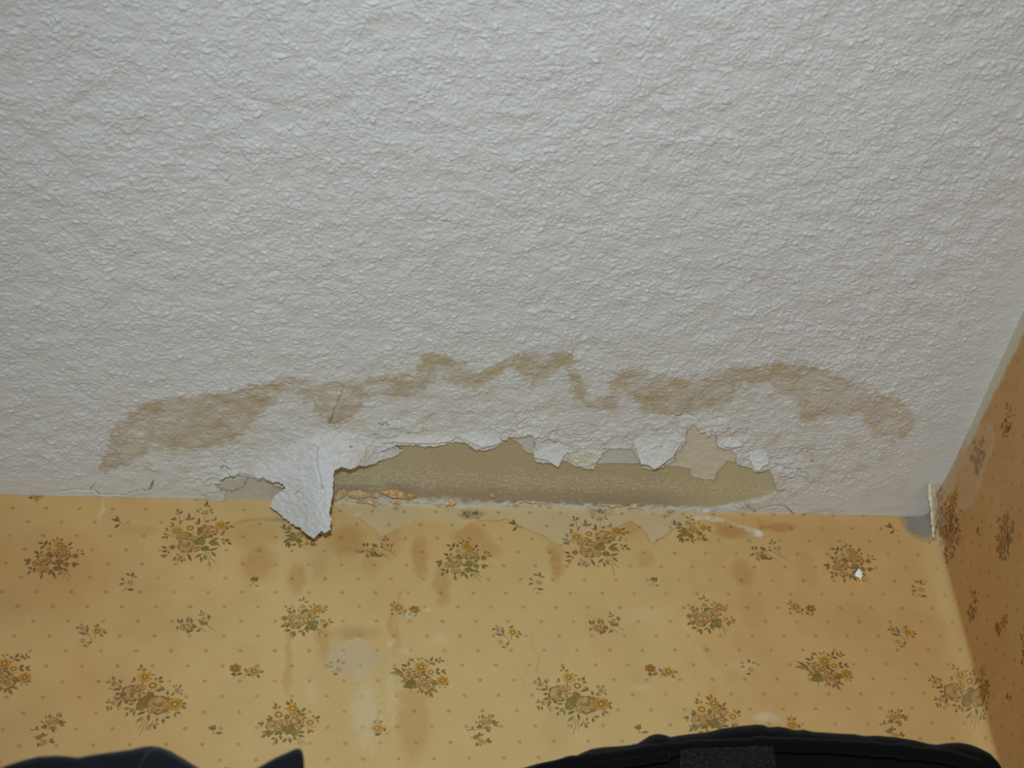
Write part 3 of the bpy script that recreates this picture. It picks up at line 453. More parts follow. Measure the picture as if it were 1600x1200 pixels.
def parse_motif(key):
    ox, oy, zm, inst, txt = MOTIFS[key]
    ref = min(inst, key=lambda p: (p[0] - ox - 800 / zm) ** 2 + (p[1] - oy - 600 / zm) ** 2)
    c = WP([ref])[0]; pr = Print(); lay = 1
    def P(a): a = np.array(a, float).reshape(-1, 2) / zm + (ox, oy); return WP(a) - c
    els = txt.split()
    order = {'G': 0, 'S': 1, 'L': 2, 'F': 2, 'B': 3, 'R': 4, 'O': 5, 'Y': 5, 'D': 5}
    els.sort(key=lambda e: order[e[0]])
    for e in els:
        v = [float(q) for q in e[1:].split(',')]; k = e[0]
        if k in 'GSLFB': lay = {'G': .6, 'S': 1.2, 'L': 1.6, 'F': 1.6, 'B': 2.2}[k]; top = 3.
        else: lay = top; top += 1.
        if k in 'LF':
            a, b = P(v); d = b - a; L = np.hypot(*d); n = np.array([-d[1], d[0]]) / L; w = L * (.23 if k == 'L' else .31); w = min(max(w, .42), 1.0)
            ts = [(0, .12), (.15, .6), (.35, 1), (.55, .95), (.78, .55), (1, .04)]
            pts = [a + d * t + n * w * q for t, q in ts] + [a + d * t - n * w * q for t, q in ts[::-1]]
            col = LEAF[rng.integers(4)]; pr.fan(pts, jit(col), lay)
            if L > 2.2: pr.strip([a + d * .1, a + d * .9], .07, jit((138, 118, 80)), lay + .25)
            pr.strip([a - d * .18, a + d * .1], .13, jit((110, 84, 58)), lay)
        elif k == 'S': pr.strip(P(v), .17, (104, 80, 56), lay)
        else:
            p0 = P(v[:2])[0]; r = v[2] / zm / 2.3
            if k == 'G':
                pr.fan(blob(*p0, r, 14, .28, .85), jit((118, 97, 48)), lay)
                for q in range(4):
                    t = rng.uniform(0, 6.28); pr.fan(blob(p0[0] + r * .5 * math.cos(t), p0[1] + r * .5 * math.sin(t), r * .38, 8, .1, .55, t), jit((130, 110, 60), 14), lay + .25)
            elif k == 'B':
                pr.fan(blob(*p0, r, 12, .12, .85), jit((164, 130, 88)), lay); pr.fan(blob(p0[0] - r * .2, p0[1], r * .55, 9, .15, .7, 1.), jit((142, 106, 66)), lay + .3)
                pr.fan(blob(p0[0] + r * .35, p0[1] + r * .1, r * .35, 8, .15, .6, 1.5), jit((178, 146, 106)), lay + .5)
            elif k == 'R':
                pr.fan(blob(*p0, r * .98, 28, .08, .92, 0, 7), jit((126, 95, 50)), lay)
                t0 = rng.uniform(0, 6)
                for q in range(7):
                    t = t0 + q * 2 * math.pi / 7; cxy = p0 + r * .58 * np.array([math.cos(t), .92 * math.sin(t)])
                    pr.fan(blob(*cxy, r * .37, 10, .08, .70, t + 1.57), jit((159, 125, 74) if q % 3 else (171, 138, 86), 7), lay + .22 + .02 * q)
                for q in range(5):
                    t = t0 + .5 + q * 1.257; cxy = p0 + r * .30 * np.array([math.cos(t), math.sin(t)])
                    pr.fan(blob(*cxy, r * .27, 9, .1, .6, t + 1.57), jit((140, 104, 56) if q % 2 else (165, 131, 80), 8), lay + .55 + .02 * q)
                pr.fan(blob(p0[0] + r * .06, p0[1], r * .22, 9, .15, .8), jit((126, 90, 46)), lay + .78); pr.fan(blob(p0[0] + r * .02, p0[1] + r * .06, r * .11, 8, .1, .6), jit((166, 124, 78)), lay + .98)
                pr.fan(blob(p0[0] + r * .45, p0[1] - r * .5, r * .3, 8, .2, .35, .8), jit((128, 94, 54)), lay + .75)
            else:
                oc, ic, ce = {'Y': ((168, 126, 52), (134, 92, 34), (178, 140, 78)), 'O': ((146, 106, 42), (114, 78, 30), (172, 128, 60)), 'D': ((180, 148, 96), (148, 106, 44), (184, 146, 78))}[k]
                pr.fan(blob(*p0, r * (1.3 if k == 'D' else 1.0), 30, .14, .92, 0, 6), jit(oc), lay)
                t0 = rng.uniform(0, 6)
                for q in range(5):
                    if k == 'D': break
                    t = t0 + q * 1.257; pr.fan(blob(p0[0] + r * .58 * math.cos(t), p0[1] + r * .55 * math.sin(t), r * .24, 8, .1, .6, t), jit(np.array(oc) * (1.05 if q % 2 else .88), 6), lay + .22)
                pr.fan(blob(*p0, r * (.78 if k == 'D' else .50), 14, .06, .92), jit(ic), lay + .5); pr.fan(blob(*p0, r * (.36 if k == 'D' else .27), 10, .08, .9), jit(ce), lay + .75)
    R = np.hypot(*(np.vstack(pr.p)).T).max()
    return dict(p=np.vstack(pr.p), c=np.vstack(pr.c), t=np.vstack(pr.t), l=np.concatenate(pr.l)), R, inst

def zlev(u_mm, v):                          # height (mm) of lattice row v at developed position u
    zb = (-v * ROW) * math.cos(TILT) + u_mm / 1000 * math.tan(TILT) + Z0
    zr = -(v - .4) * ROW + Z0
    return (zb + (zr - zb) * sst(XR * 1000 - 20, XR * 1000 + 30, u_mm)) * 1000

def collect_print():
    allp = []; spots = []
    for key in MOTIFS:
        g, R, inst = parse_motif(key)
        cs = [tuple(WP([q])[0]) for q in inst]
        def vrow(c): return -(c[1] / 1000 - Z0 - c[0] / 1000 * math.tan(TILT)) / ROW
        last = cs[-1]; first = cs[0]; vv = np.mean([vrow(c) for c in cs])
        k = 1
        while last[0] + k * PER * 1000 < XR * 1000 + 620:
            u = last[0] + k * PER * 1000; cs.append((u, float(zlev(np.array(u), vv)))); k += 1
        u = first[0] - PER * 1000; cs.append((u, float(zlev(np.array(u), vv))))
        for c in cs:
            if key == 'to' and c[0] > 500: continue
            allp.append((g['p'] + c, g['c'], g['t'], g['l'])); spots.append((c, R))
        for dz in (-1, -2):                 # the pattern goes on down the wall
            for c in cs: allp.append((g['p'] + (c[0] + PER * 500 * dz, c[1] + dz * 18.9 * ROW * 1000), g['c'], g['t'], g['l'])); spots.append(((c[0] + PER * 500 * dz, c[1] + dz * 18.9 * ROW * 1000), R))
    pr = Print(); sp = np.array([s[0] for s in spots]); sr = np.array([s[1] for s in spots])
    for j in range(0, 46):
        for i in range(-16, 60):
            u = (i + .5 * (j % 2)) * A_ * 1000 + (TILT * j * ROW * 1000)
            z = float(zlev(np.array(u), j))
            if z > -1.6: continue
            if (np.hypot(*(sp - (u, z)).T) < sr * .62).any(): continue
            pr.fan(blob(u, z, 1.42, 14, .05, .95), jit((161, 130, 76), 4), 0)
    allp.append((np.vstack(pr.p), np.vstack(pr.c), np.vstack(pr.t), np.concatenate(pr.l)))
    n = 0; T = []
    for p, c, t, l in allp: T.append(t + n); n += len(p)
    return np.vstack([a[0] for a in allp]), np.vstack([a[1] for a in allp]), np.vstack(T), np.concatenate([a[3] for a in allp])

def build_walls():
    P, PC, PT, PL = collect_print()
    # finer pieces where the print bends round the corner
    R_ = XR * 1000
    for _ in range(5):
        tri = P[PT]; big = (np.hypot(*(np.roll(tri, -1, 1) - tri).transpose(2, 0, 1)).max(1) > 1.0) & (tri[..., 0].max(1) > R_ - 14) & (tri[..., 0].min(1) < R_ + 10)
        if not big.any(): break
        T = PT[big]; n = len(P); k = len(T); a, b, c = T.T
        P = np.vstack([P, (P[a] + P[b]) / 2, (P[b] + P[c]) / 2, (P[c] + P[a]) / 2]); PC = np.vstack([PC, (PC[a] + PC[b]) / 2, (PC[b] + PC[c]) / 2, (PC[c] + PC[a]) / 2]); PL = np.concatenate([PL, PL[a], PL[b], PL[c]])
        i = np.arange(k); ab, bc, ca = n + i, n + k + i, n + 2 * k + i
        PT = np.vstack([PT[~big], np.stack([a, ab, ca], -1), np.stack([ab, b, bc], -1), np.stack([ca, bc, c], -1), np.stack([ab, bc, ca], -1)])
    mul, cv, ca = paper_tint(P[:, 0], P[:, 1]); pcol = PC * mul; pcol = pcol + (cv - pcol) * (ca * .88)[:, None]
    keep = (P[PT, 1].max(1) < -.3); PT = PT[keep]; tu = P[PT, 0].mean(1)
    off = paper_disp(P[:, 0], P[:, 1]) + 6e-5 + PL * 5e-5
    PV = paper_point(P[:, 0] / 1000, P[:, 1] / 1000, off)
    split = XR + .0063
    z = -steps((0, .02, .0005), (.02, .235, .0008), (.235, .6, .004), (.6, HC, .06))
    for name, us, lab, cond in (
        ('wall_back', steps((-1.2, -.35, .03), (-.35, -.03, .003), (-.03, XR - .03, .0008), (XR - .03, split, .0005)), 'back wall in stained cream floral wallpaper under the peeled ceiling', lambda u: (u < split * 1000) & (u > -1150)),
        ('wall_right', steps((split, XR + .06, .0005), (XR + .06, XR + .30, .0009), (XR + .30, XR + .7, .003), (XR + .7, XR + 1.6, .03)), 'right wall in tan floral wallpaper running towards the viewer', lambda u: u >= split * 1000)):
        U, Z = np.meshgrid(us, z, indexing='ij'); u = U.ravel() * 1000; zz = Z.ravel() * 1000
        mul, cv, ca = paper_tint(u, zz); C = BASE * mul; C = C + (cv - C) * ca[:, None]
        V = paper_point(u / 1000, zz / 1000, paper_disp(u, zz)); Q = grid_quads(len(us), len(z))[:, ::-1]
        t = PT[cond(tu)]; used, inv = np.unique(t, return_inverse=True); t2 = inv.reshape(t.shape) + len(V)
        # face the room
        a, b, c = PV[used][t2[:, 0] - len(V)], PV[used][t2[:, 1] - len(V)], PV[used][t2[:, 2] - len(V)]
        nrm = np.cross(b - a, c - a); flip = (nrm @ np.array([-.6, -1, 0])) < 0; t2[flip] = t2[flip][:, ::-1]
        o = mesh_obj(name, np.vstack([V, PV[used]]), Q, m_paper, col=np.vstack([C, pcol[used]]), T=t2)
        tag(o, lab, 'wall', kind='structure')
build_walls()

# ------------------------------------------------------------------ torn sheets
def sheet(name, outline, surf, th, mat, colfn, step=.7, ragged=1.2, parent=None, bump=None, seed=0):
    o = np.array(outline, float); x0, y0 = o.min(0) - 3; x1, y1 = o.max(0) + 3
    xs = np.arange(x0, x1, step); ys = np.arange(y0, y1, step)
    X, Y = np.meshgrid(xs, ys, indexing='ij'); nx, ny = X.shape
    wx = X + ragged * (noise(X / 5, Y / 5, 201 + seed) + .6 * noise(X / 2, Y / 2, 203 + seed)); wy = Y + ragged * (noise(X / 5, Y / 5, 202 + seed) + .6 * noise(X / 2, Y / 2, 204 + seed))
    P = surf(X, Y)
    gu = np.gradient(P, axis=0); gv = np.gradient(P, axis=1); N = np.cross(gu, gv); N /= np.linalg.norm(N, axis=-1, keepdims=True) + 1e-12
    s = np.sign((N * (CAM - P)).sum(-1, keepdims=True)); N = N * s                    # towards the room
    if bump is not None: P = P + N * (bump(X, Y, P) / 1000)[..., None]
    cx = (wx[:-1, :-1] + wx[1:, 1:]) / 2; cy = (wy[:-1, :-1] + wy[1:, 1:]) / 2
    mk = inside(cx, cy, o)
    Q = grid_quads(nx, ny)[mk.ravel()]
    used, inv = np.unique(Q, return_inverse=True); Q = inv.reshape(Q.shape); n = len(used)
    F_ = P.reshape(-1, 3)[used]; B_ = F_ - N.reshape(-1, 3)[used] * th / 1000
    E = np.concatenate([Q[:, [0, 1]], Q[:, [1, 2]], Q[:, [2, 3]], Q[:, [3, 0]]]); key = np.sort(E, 1); key = key[:, 0] * n + key[:, 1]
    _, idx, cnt = np.unique(key, return_index=True, return_counts=True); E = E[idx[cnt == 1]]
    rim = np.stack([E[:, 1], E[:, 0], E[:, 0] + n, E[:, 1] + n], -1)
    a = F_[Q[:, 1]] - F_[Q[:, 0]]; b = F_[Q[:, 3]] - F_[Q[:, 0]]; fl_ = ((np.cross(a, b) * (CAM - F_[Q[:, 0]])).sum(-1)).mean() < 0
    allq = np.vstack([Q, Q[:, ::-1] + n, rim])
    if fl_: allq = allq[:, ::-1]
    c = colfn(X.ravel()[used], Y.ravel()[used], F_)
    return mesh_obj(name, np.vstack([F_, B_]), allq, mat, parent, col=np.vstack([c, c * np.array([.86, .78, .64])]))

def root_solve(X, Y, zf):                   # where each sight line meets the hanging surface z = zf(x, y)
    d = rays(X, Y); lo = np.full(X.shape, .4); hi = np.full(X.shape, 2.2)
    for _ in range(40):
        t = (lo + hi) / 2; P = CAM + d * t[..., None]; up = P[..., 2] > zf(P[..., 0], P[..., 1])
        hi = np.where(up, t, hi); lo = np.where(up, lo, t)
    return CAM + d * ((lo + hi) / 2)[..., None]

FLAP = [(362, 733), (369, 737), (382, 740), (396, 744), (403, 749), (411, 745), (418, 750), (427, 753), (436, 753), (444, 758), (446, 764), (440, 768), (432, 772), (424, 783), (422, 793), (432, 799), (436, 802), (441, 807), (446, 812), (453, 815), (462, 821), (471, 825), (476, 832),
    (482, 837), (490, 841), (494, 836), (501, 830), (508, 832), (516, 828), (517, 812), (514, 801), (518, 783), (520, 770), (521, 744), (523, 735), (533, 730), (541, 732), (550, 733), (560, 729), (571, 728), (587, 724), (596, 719), (602, 718), (610, 716), (618, 713), (624, 708), (629, 703),
    (622, 700), (612, 698), (604, 692), (600, 686), (590, 676), (560, 668), (520, 664), (480, 670), (440, 690), (400, 712), (375, 724)]
HINGE = CP([(352, 731), (375, 722), (400, 711), (440, 689), (480, 671), (520, 665), (560, 669), (588, 677), (601, 689), (607, 699)])
BELOW = np.vstack([HINGE, [(HINGE[-1][0] + 60, HINGE[-1][1] + 10), (HINGE[-1][0] + 60, 200), (HINGE[0][0] - 60, 200), (HINGE[0][0] - 60, HINGE[0][1])]])
def flap_surface(X, Y):
    def zf(x, y):
        xm = x * 1000; ym = y * 1000
        k = np.where(inside(xm, ym, BELOW), segdist(xm, ym, HINGE, cap=300.), 0) / 50.
        mid = np.exp(-((x - .212) / .024) ** 2)
        return HC - .0019 - .0062 * sst(.05, .45, k) - .060 * k ** 2.0 * (.30 + .70 * mid) - .004 * mid * k
    return root_solve(X, Y, zf)
def flap_bump(X, Y, P):
    drop = np.clip(HC - .0019 - P[..., 2], 0, 1) * 1000
    x = P[..., 0].ravel() * 1000; y = (P[..., 1] * 1000 + drop).ravel(); y0 = P[..., 1].ravel() * 1000
    f = coat_fields(x, y0); d, z = coat_depth(x, y0, segdist(x, y0, EXPOSED, True), f); dr = drop.ravel()
    h2 = coat_texture(x, y) * .34 + 1.1 * fbm(x / 14, y / 14, 301, 3) + .5 * (1 - 2 * np.abs(noise(x / 6, y / 6, 302)))
    t = sst(1.5, 9, dr); h = ((d - 1.7 + .02) * (1 - t) + h2 * t).reshape(X.shape)
    h -= 1.1 * np.exp(-(segdist(X, Y, np.array([(496, 700), (494, 720), (498, 740), (503, 760), (506, 768)], float), cap=8.) / 1.4) ** 2)
    return h
def flap_col(X, Y, P):
    x = P[:, 0] * 1000; y = P[:, 1] * 1000; f = coat_fields(x, y); d, z = coat_depth(x, y, np.full(x.shape, 20.), f)
    n1 = noise(X / 14, Y / 9, 303); C = coat_colour(x, y, f, z); dr = np.clip(HC - .0019 - P[:, 2], 0, 1) * 1000; C = C + (cc(188, 185, 181) - C) * sst(1., 9, dr + 1.5 * n1)[:, None]
    def mix(c, a):
        nonlocal C
        C = C + (cc(*c) - C) * np.clip(a, 0, 1)[:, None]
    mix((178, 162, 140), .35 * sst(-.1, .5, n1) * sst(745, 715, Y))
    mix((140, 120, 88), .5 * np.exp(-(segdist(X, Y, np.array([(496, 700), (494, 720), (500, 742), (503, 760)], float), cap=8.) / .9) ** 2))
    mix((150, 132, 96), .7 * np.exp(-(np.hypot(X - 504, Y - 761) - 2.2) ** 2)); mix((95, 88, 76), .8 * np.exp(-(segdist(X, Y, np.array([(461, 771), (465, 768), (467, 767)], float), cap=8.) / .8) ** 2))
    mix((90, 76, 50), .9 * np.exp(-((X - 548) / 3) ** 2 - ((Y - 698) / 1.5) ** 2)); mix((150, 110, 80), .5 * np.exp(-((X - 491) / 2) ** 2 - ((Y - 695) / 1.5) ** 2))
    return C
flap = sheet('paint_flap', FLAP, flap_surface, 1.2, m_flake, flap_col, step=.6, ragged=1.5, bump=flap_bump)
tag(flap, 'large torn T-shaped flap of white ceiling coat hanging down over the wallpaper', 'peeling paint')

def flake(outline, drop0, drop1, label, col=(190, 186, 180), seed=0, rough=.5):
    """a tongue of the coat: its upper edge still holds to the ceiling, its lower edge hangs drop1 mm below it"""
    ys = [p[1] for p in outline]; ya, yb = min(ys), max(ys)
    def surf(X, Y):
        t = np.clip((Y - ya) / (yb - ya), 0, 1)
        dr = (1.75 + (drop1 - 1.75) * t ** 1.6) / 1000
        d = rays(X, Y); return CAM + d * ((HC - dr - CAM[2]) / d[..., 2])[..., None]
    def bump(X, Y, P):
        x = P[..., 0].ravel() * 1000; y = P[..., 1].ravel() * 1000; f = coat_fields(x, y)
        d, z = coat_depth(x, y, segdist(x, y, EXPOSED, True), f); t = np.clip((Y - ya) / (yb - ya), 0, 1)
        lf = np.clip((1.6 + 1.6 * noise(x / 16, y / 16, 7)), 0, None).reshape(X.shape) * .6
        return (d.reshape(X.shape) - 1.7 + .03) * (1 - .5 * t) + rough * fbm(X / 14, Y / 9, 310 + seed, 3) * t + lf * (1 - t) * .5
    def colf(X, Y, P): return cc(*col) * (1 + .06 * noise(X / 9, Y / 6, 311 + seed))[:, None]
    o = sheet('paint_flake', outline, surf, .9, m_flake, colf, step=.6, ragged=.9, bump=bump, seed=seed)
    return tag(o, label, 'peeling paint', 'loose flakes of ceiling coat around the bare patch')
flake([(990, 690), (998, 714), (1002, 726), (1010, 726), (1016, 728), (1021, 734), (1028, 731), (1040, 722), (1052, 714), (1056, 705), (1062, 698), (1068, 680), (1050, 672), (1020, 674), (1000, 680)], 3.2, 13, 'broad pointed flake hanging at the left of the pale skimmed patch', seed=1)
flake([(1174, 703), (1188, 704), (1198, 708), (1202, 716), (1200, 726), (1192, 729), (1186, 737), (1180, 733), (1174, 724), (1171, 715)], 2.6, 9, 'small round white flake at the right end of the bare patch', (194, 191, 186), 2)
flake([(833, 702), (845, 696), (868, 694), (890, 700), (880, 714), (876, 722), (872, 730), (865, 726), (855, 718), (845, 717), (835, 715)], 2.8, 9, 'toothed white flake with one downward point at the middle of the bare patch', seed=3)
flake([(884, 706), (905, 703), (925, 706), (932, 714), (931, 725), (922, 727), (912, 728), (905, 729), (897, 723), (886, 717)], 2.2, 4.5, 'crumbling lumpy yellowish flake just right of the toothed white flake', (186, 178, 160), 4, 1.6)
flake([(724, 684), (735, 676), (760, 672), (780, 680), (783, 691), (772, 696), (754, 699), (740, 693)], 2.8, 7, 'shallow rounded flake on the upper edge of the bare patch', seed=5)
flake([(1120, 690), (1130, 682), (1150, 686), (1162, 694), (1150, 699), (1136, 699)], 2.4, 5, 'thin white flake above the small round white flake', seed=6)
flake([(612, 690), (622, 680), (660, 676), (700, 676), (712, 684), (705, 689), (680, 693), (650, 693)], 2.6, 5.5, 'long low flake beside the tip of the large hanging flap', (188, 182, 172), 7)

# ------------------------------------------------------------------ crumbs of torn paper along the joint
def scrap(outline, y_off, label, col, seed, lump=1.0):
    col = tuple(.62 * np.array(col) + .38 * np.array([180, 160, 122])); oc = np.mean(outline, 0); outline = [tuple(oc + (np.array(p) - oc) * np.array([1.12, 1.35])) for p in outline]
    hang = oc[1] < 781                      # these cling to the ceiling side of the joint, the others to the wall side
    def surf(X, Y): return on_ceil(X, Y, (y_off + .8) / 1000) if hang else on_wall(X, Y, -y_off / 1000)
    c0 = np.mean(outline, 0); rr = np.ptp(np.array(outline), 0) / 2 + .5
    def bump(X, Y, P):
        q = ((X - c0[0]) / rr[0]) ** 2 + ((Y - c0[1]) / rr[1]) ** 2
        return lump * np.clip(1 - q, 0, 1) + .45 * fbm(X / 6, Y / 3.5, 320 + seed, 2)
    def colf(X, Y, P):
        n = fbm(X / 7, Y / 4, 330 + seed, 3)[:, None]
        return wc(*col) * (1 + .22 * n) + (wc(186, 170, 142) - wc(*col)) * sst(.0, .5, n + .12)
    o = sheet('paper_scrap', outline, surf, 1.0, m_scrap, colf, step=.5, ragged=1.4, bump=bump, seed=seed)
    return tag(o, label, 'torn paper', 'torn scraps along the ceiling joint')
scrap([(520, 778), (530, 770), (536, 767), (541, 770), (536, 775), (526, 780), (521, 782)], 3.0, 'tan scrap touching the right side of the hanging flap', (176, 140, 96), 1)
scrap([(544, 771), (556, 768), (570, 770), (577, 773), (574, 776), (558, 777), (546, 775)], 3.5, 'flat beige scrap second from the hanging flap along the joint', (176, 142, 96), 2)
scrap([(580, 774), (588, 771), (593, 774), (589, 777), (583, 777)], 3.0, 'tiny tan scrap between the flat beige scrap and the long orange curl', (172, 128, 84), 3)
scrap([(600, 770), (612, 767), (625, 768), (633, 772), (645, 772), (648, 776), (640, 778), (628, 776), (615, 775), (606, 773)], 4.0, 'long curled orange scrap above the joint', (178, 116, 62), 4, 1.6)
scrap([(558, 784), (572, 783), (584, 782), (591, 786), (586, 789), (576, 787), (562, 786)], 2.4, 'thin ochre scrap lying under the flat beige scrap', (170, 126, 74), 5)
scrap([(609, 783), (618, 780), (627, 783), (624, 787), (614, 786)], 2.4, 'small ochre scrap under the long curled orange scrap', (170, 124, 72), 6)
scrap([(634, 782), (648, 780), (657, 782), (656, 785), (645, 784)], 2.6, 'pale beige scrap left of the round orange lump', (186, 158, 112), 7)
scrap([(695, 783), (702, 780), (709, 782), (712, 786), (706, 789), (698, 789)], 3.6, 'round orange lump of paper below the slanting crack', (182, 128, 62), 8, 2.2)
scrap([(804, 787), (814, 782), (822, 779), (834, 779), (844, 782), (852, 785), (846, 787), (832, 787), (820, 785), (812, 788)], 4.0, 'orange scrap with a raised hump at mid joint', (180, 126, 70), 9, 1.6)
scrap([(855, 788), (860, 786), (863, 789), (860, 793), (856, 792)], 2.6, 'little yellow scrap right of the humped orange scrap', (182, 150, 92), 10)
scrap([(926, 785), (940, 787), (955, 788), (972, 786), (975, 788), (960, 791), (944, 790), (930, 787)], 3.2, 'long thin orange scrap above the big bouquet', (178, 140, 88), 11)
scrap([(983, 791), (990, 788), (1000, 785), (1008, 783), (1006, 787), (998, 791), (990, 793), (985, 793)], 3.8, 'brown rolled scrap pointing up to the right', (164, 118, 76), 12, 1.8)
scrap([(766, 772), (771, 771), (773, 775), (769, 777)], 3.5, 'tiny pinkish scrap stuck on the bare band', (178, 130, 96), 13)

chip_o = [(1338, 893), (1342, 889), (1346, 893), (1348, 899), (1345, 905), (1339, 903), (1335, 898)]
def chip_bump(X, Y, P): return 1.6 * np.clip(1 - ((X - 1341) / 8) ** 2 - ((Y - 897) / 9) ** 2, 0, 1) + .5 * fbm(X / 4, Y / 4, 340, 2)
chip = sheet('plaster_chip', chip_o, lambda X, Y: on_wall(X, Y, -.0016), 1.4, m_flake, lambda X, Y, P: np.tile(wc(222, 218, 210), (len(X), 1)), step=.5, ragged=1.3, bump=chip_bump)
tag(chip, 'small white plaster chip stuck on a wallpaper bouquet', 'plaster chip')

# torn, curled paper edge in the right-hand corner
edge_o = [(1450, 757), (1455, 752), (1460, 752), (1462, 762), (1464, 778), (1466, 796), (1465, 815), (1461, 832), (1458, 842), (1456, 834), (1455, 818), (1454, 802), (1452, 790), (1449, 778), (1448, 768)]
def edge_surf(X, Y):
    d = rays(X, Y); t = (XR - .0125 + .0085 * sst(1452, 1469, X + .08 * (790 - Y)) - .002 * np.exp(-((Y - 790) / 30.) ** 2) - CAM[0]) / d[..., 0]; return CAM + d * t[..., None]
edge = sheet('torn_wallpaper_edge', edge_o, edge_surf, .8, m_scrap, lambda X, Y, P: wc(192, 180, 152) * (1 + .12 * noise(X / 4, Y / 9, 350))[:, None] + (wc(150, 122, 86) - wc(192, 180, 152)) * (.75 * sst(1457, 1467, X + 3 * noise(X / 6, Y / 8, 352)))[:, None], step=.4, ragged=2.2, bump=lambda X, Y, P: .45 * fbm(X / 4, Y / 16, 351, 2))
tag(edge, 'curled white torn wallpaper edge in the room corner', 'torn paper')

# ------------------------------------------------------------------ dark cloth things at the bottom
def fabric(name, base, rough=.95, sheen=.25, weave=2600, bump=.5, var=.25): return material(name, base=base, attr=False, rough=rough, bump=bump, scale=weave, spec=.12, var=var, sheen=sheen)
m_navy = fabric('navy_cloth', (.0034, .005, .0082), sheen=.06); m_black = fabric('black_cloth', (.0014, .0016, .0014), sheen=.03); m_patch = fabric('rough_patch', (.0055, .0072, .0065), sheen=.10, weave=800, bump=1.0, var=.9)

def loft(name, prof, ydist, r, depth, down, mat, parent=None, wr=.0, seed=0, closed_x=True, top_fn=None):
    """cloth body: its upper edge follows prof (photo points taken at wall distance ydist), rounded over with radius r, hanging 'down'"""
    p = np.array(prof, float); s = np.concatenate([[0], np.cumsum(np.hypot(*np.diff(p, axis=0).T))]); n = max(40, int(s[-1] / 3))
    q = np.linspace(0, s[-1], n); px = np.interp(q, s, p[:, 0]); py = np.interp(q, s, p[:, 1])
    T = on_wall(px, py, -ydist); dv = T - CAM; el = np.arctan2(dv[:, 2], dv[:, 1])
    cen = T.copy(); cen[:, 1] += np.sin(el) * r; cen[:, 2] -= np.cos(el) * r
    prof2 = []                              # offsets (y, z) front bottom -> over the top -> back bottom
    for k in range(24): f = 1 - k / 24; prof2.append((-r - .010 * f, -down * f ** 1.3))
    for k in range(25): a = math.pi - math.pi * k / 24; prof2.append((r * math.cos(a) + (depth - 2 * r if k > 12 else (depth - 2 * r) * 0), r * math.sin(a)))
    for k in range(1, 13): f = k / 12; prof2.append((depth - r, -down * f))
    prof2 = np.array(prof2); m = len(prof2)
    V = np.zeros((n, m, 3)); V[..., 0] = cen[:, 0][:, None]; V[..., 1] = cen[:, 1][:, None] + prof2[:, 0]; V[..., 2] = cen[:, 2][:, None] + prof2[:, 1]
    if wr:
        x = V[..., 0] * 1000; zz = V[..., 2] * 1000
        d = wr * (fbm(x / 38 + zz / 50, zz / 16 - x / 90, 400 + seed, 3) + .5 * noise(x / 14, zz / 6, 410 + seed))
        f = np.clip(1 - np.arange(m) / 36, 0, 1) * np.clip((np.linspace(0, 1, m) < .42) + .3, 0, 1)
        V[..., 1] -= d * f
    Q = grid_quads(n, m); T3 = []
    Vf = V.reshape(-1, 3); caps = []
    for e in (0, n - 1):
        c = len(Vf); Vf = np.vstack([Vf, V[e].mean(0)]); i = np.arange(m - 1) + e * m
        t = np.stack([np.full(m - 1, c), i, i + 1], -1); caps.append(t if e == 0 else t[:, ::-1])
    return mesh_obj(name, Vf, Q[:, ::-1], mat, parent, T=np.vstack(caps)), cen
def empty(name, loc):
    o = bpy.data.objects.new(name, None); COL.objects.link(o); o.location = loc; o.empty_display_size = .02; return o

# dark navy garment, bottom left
LY = .46
navy = tag(empty('folded_garment', (0, 0, 0)), 'dark navy cloth garment with a pointed tip, out of focus at bottom left', 'clothing')
loft('cloth_body', [(-60, 1222), (-20, 1208), (10, 1196), (35, 1188), (60, 1182), (90, 1180.5), (108, 1182), (122, 1183.5), (145, 1179), (175, 1175), (205, 1171), (225, 1166.5), (237, 1165.5), (250, 1167), (266, 1173), (290, 1187), (315, 1203), (340, 1220), (360, 1240)], LY, .006, .05, .22, m_navy, navy, wr=.0035, seed=1)
loft('cloth_fold', [(212, 1235), (216, 1205), (222, 1186), (230, 1174), (240, 1169), (252, 1170), (268, 1178), (292, 1192), (318, 1208), (340, 1225), (358, 1245)], LY + .012, .004, .02, .2, m_navy, navy, wr=.002, seed=2)
loft('cloth_tip', [(360, 1224), (385, 1209), (405, 1198), (430, 1184), (448, 1176), (460, 1170.5), (467, 1169), (472, 1172), (474.5, 1182), (475.5, 1200), (476, 1225), (476, 1250)], LY - .012, .005, .03, .2, m_navy, navy, wr=.0025, seed=3)

BY = .30
bag = tag(empty('cloth_bag', (0, 0, 0)), 'black padded cloth bag with a rough grey patch at bottom right', 'bag')
BP = [(780, 1216), (800, 1206), (817, 1200), (840, 1193), (880, 1185), (900, 1181), (912, 1175), (925, 1170), (945, 1167), (965, 1166), (985, 1164), (998, 1161), (1007, 1155), (1016, 1149), (1026, 1146.5), (1036, 1147.5), (1048, 1151.5), (1062, 1149), (1080, 1146.5), (1105, 1144), (1130, 1138), (1155, 1134.5), (1182, 1132), (1192, 1132.5), (1201, 1136.5), (1216, 1135), (1228, 1137), (1240, 1141), (1255, 1140), (1270, 1143.5), (1290, 1144.5), (1310, 1146), (1335, 1147), (1352, 1150), (1370, 1149), (1400, 1152), (1430, 1157), (1450, 1162), (1463, 1163.5), (1480, 1161), (1498, 1160), (1513, 1162.5), (1528, 1168), (1542, 1175.5), (1552, 1186), (1557, 1198), (1560, 1215), (1562, 1240)]
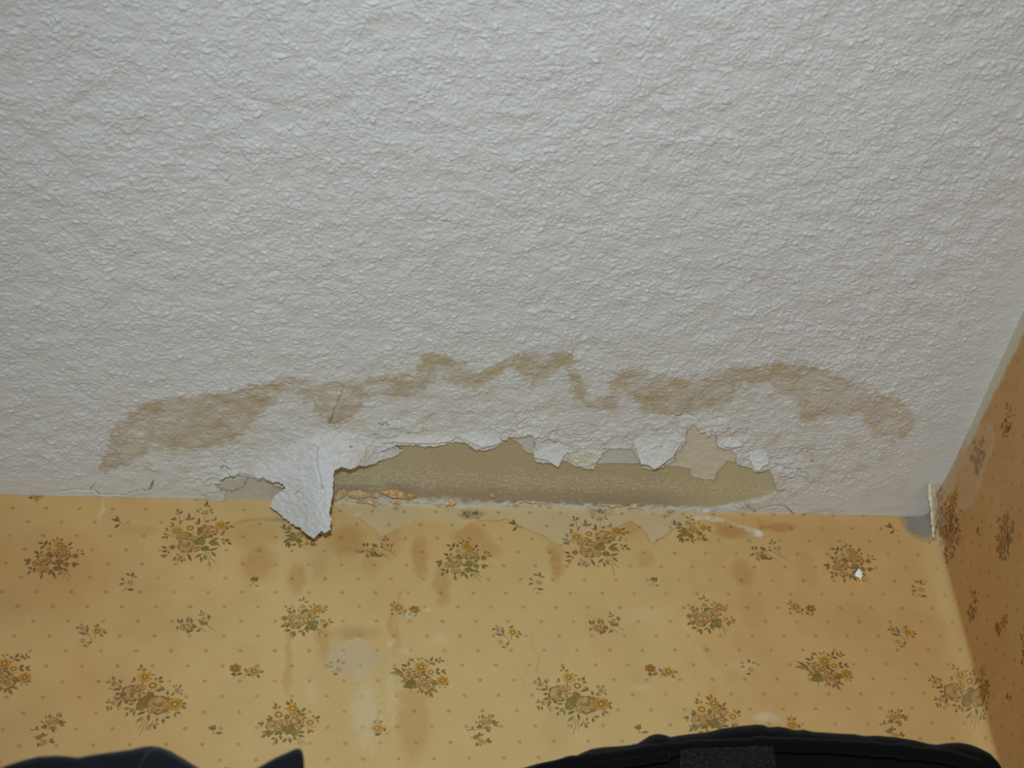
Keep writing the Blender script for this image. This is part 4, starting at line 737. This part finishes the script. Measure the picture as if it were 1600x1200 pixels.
body, cen = loft('bag_body', BP, BY, .014, .11, .22, m_black, bag, wr=.0045, seed=4)
# rolled edge below the rim, and the patch
def band(name, pts, ydist, rad, mat, parent, seed):
    p = np.array(pts, float); n = 90; s = np.linspace(0, 1, n); px = np.interp(s * (len(p) - 1), np.arange(len(p)), p[:, 0]); py = np.interp(s * (len(p) - 1), np.arange(len(p)), p[:, 1])
    c = on_wall(px, py, -ydist); k = 12; a = np.linspace(0, 2 * np.pi, k, endpoint=False)
    rr = rad * (1 + .3 * noise(px / 25, px * 0, seed)) * np.clip(np.minimum(s, 1 - s) * 12, .05, 1)
    V = c[:, None, :] + np.stack([np.zeros((n, k)), np.cos(a)[None] * rr[:, None], np.sin(a)[None] * rr[:, None]], -1)
    i = np.arange(n - 1)[:, None] * k + np.arange(k)[None]; j = np.arange(n - 1)[:, None] * k + (np.arange(k)[None] + 1) % k
    Q = np.stack([i, i + k, j + k, j], -1).reshape(-1, 4); return mesh_obj(name, V.reshape(-1, 3), Q, mat, parent)
band('piping', [(800, 1214), (850, 1202), (910, 1190), (960, 1184), (1010, 1176), (1040, 1172), (1070, 1169), (1130, 1166), (1200, 1163), (1300, 1166), (1400, 1173), (1480, 1182), (1530, 1196), (1545, 1216)], BY + .0165, .0032, m_black, bag, 420)
band('seam', [(830, 1211), (880, 1203), (940, 1196), (990, 1190), (1030, 1183), (1052, 1180)], BY + .017, .0022, m_black, bag, 421)
patch_o = [(1066, 1172), (1090, 1170), (1140, 1168.5), (1206, 1166), (1210, 1180), (1212, 1205), (1214, 1260), (1066, 1262), (1064, 1215), (1065, 1190)]
pt = sheet('rough_patch', patch_o, lambda X, Y: on_wall(X, Y, -(BY + .0205)), 3.0, m_patch, lambda X, Y, P: np.ones((len(X), 3)), step=.8, ragged=1.0, parent=bag, bump=lambda X, Y, P: 1.2 * np.abs(noise(X / 2.2, Y / 2.2, 430)) + .8 * fbm(X / 5, Y / 5, 431, 2))
pt['label'] = 'rough speckled grey patch'
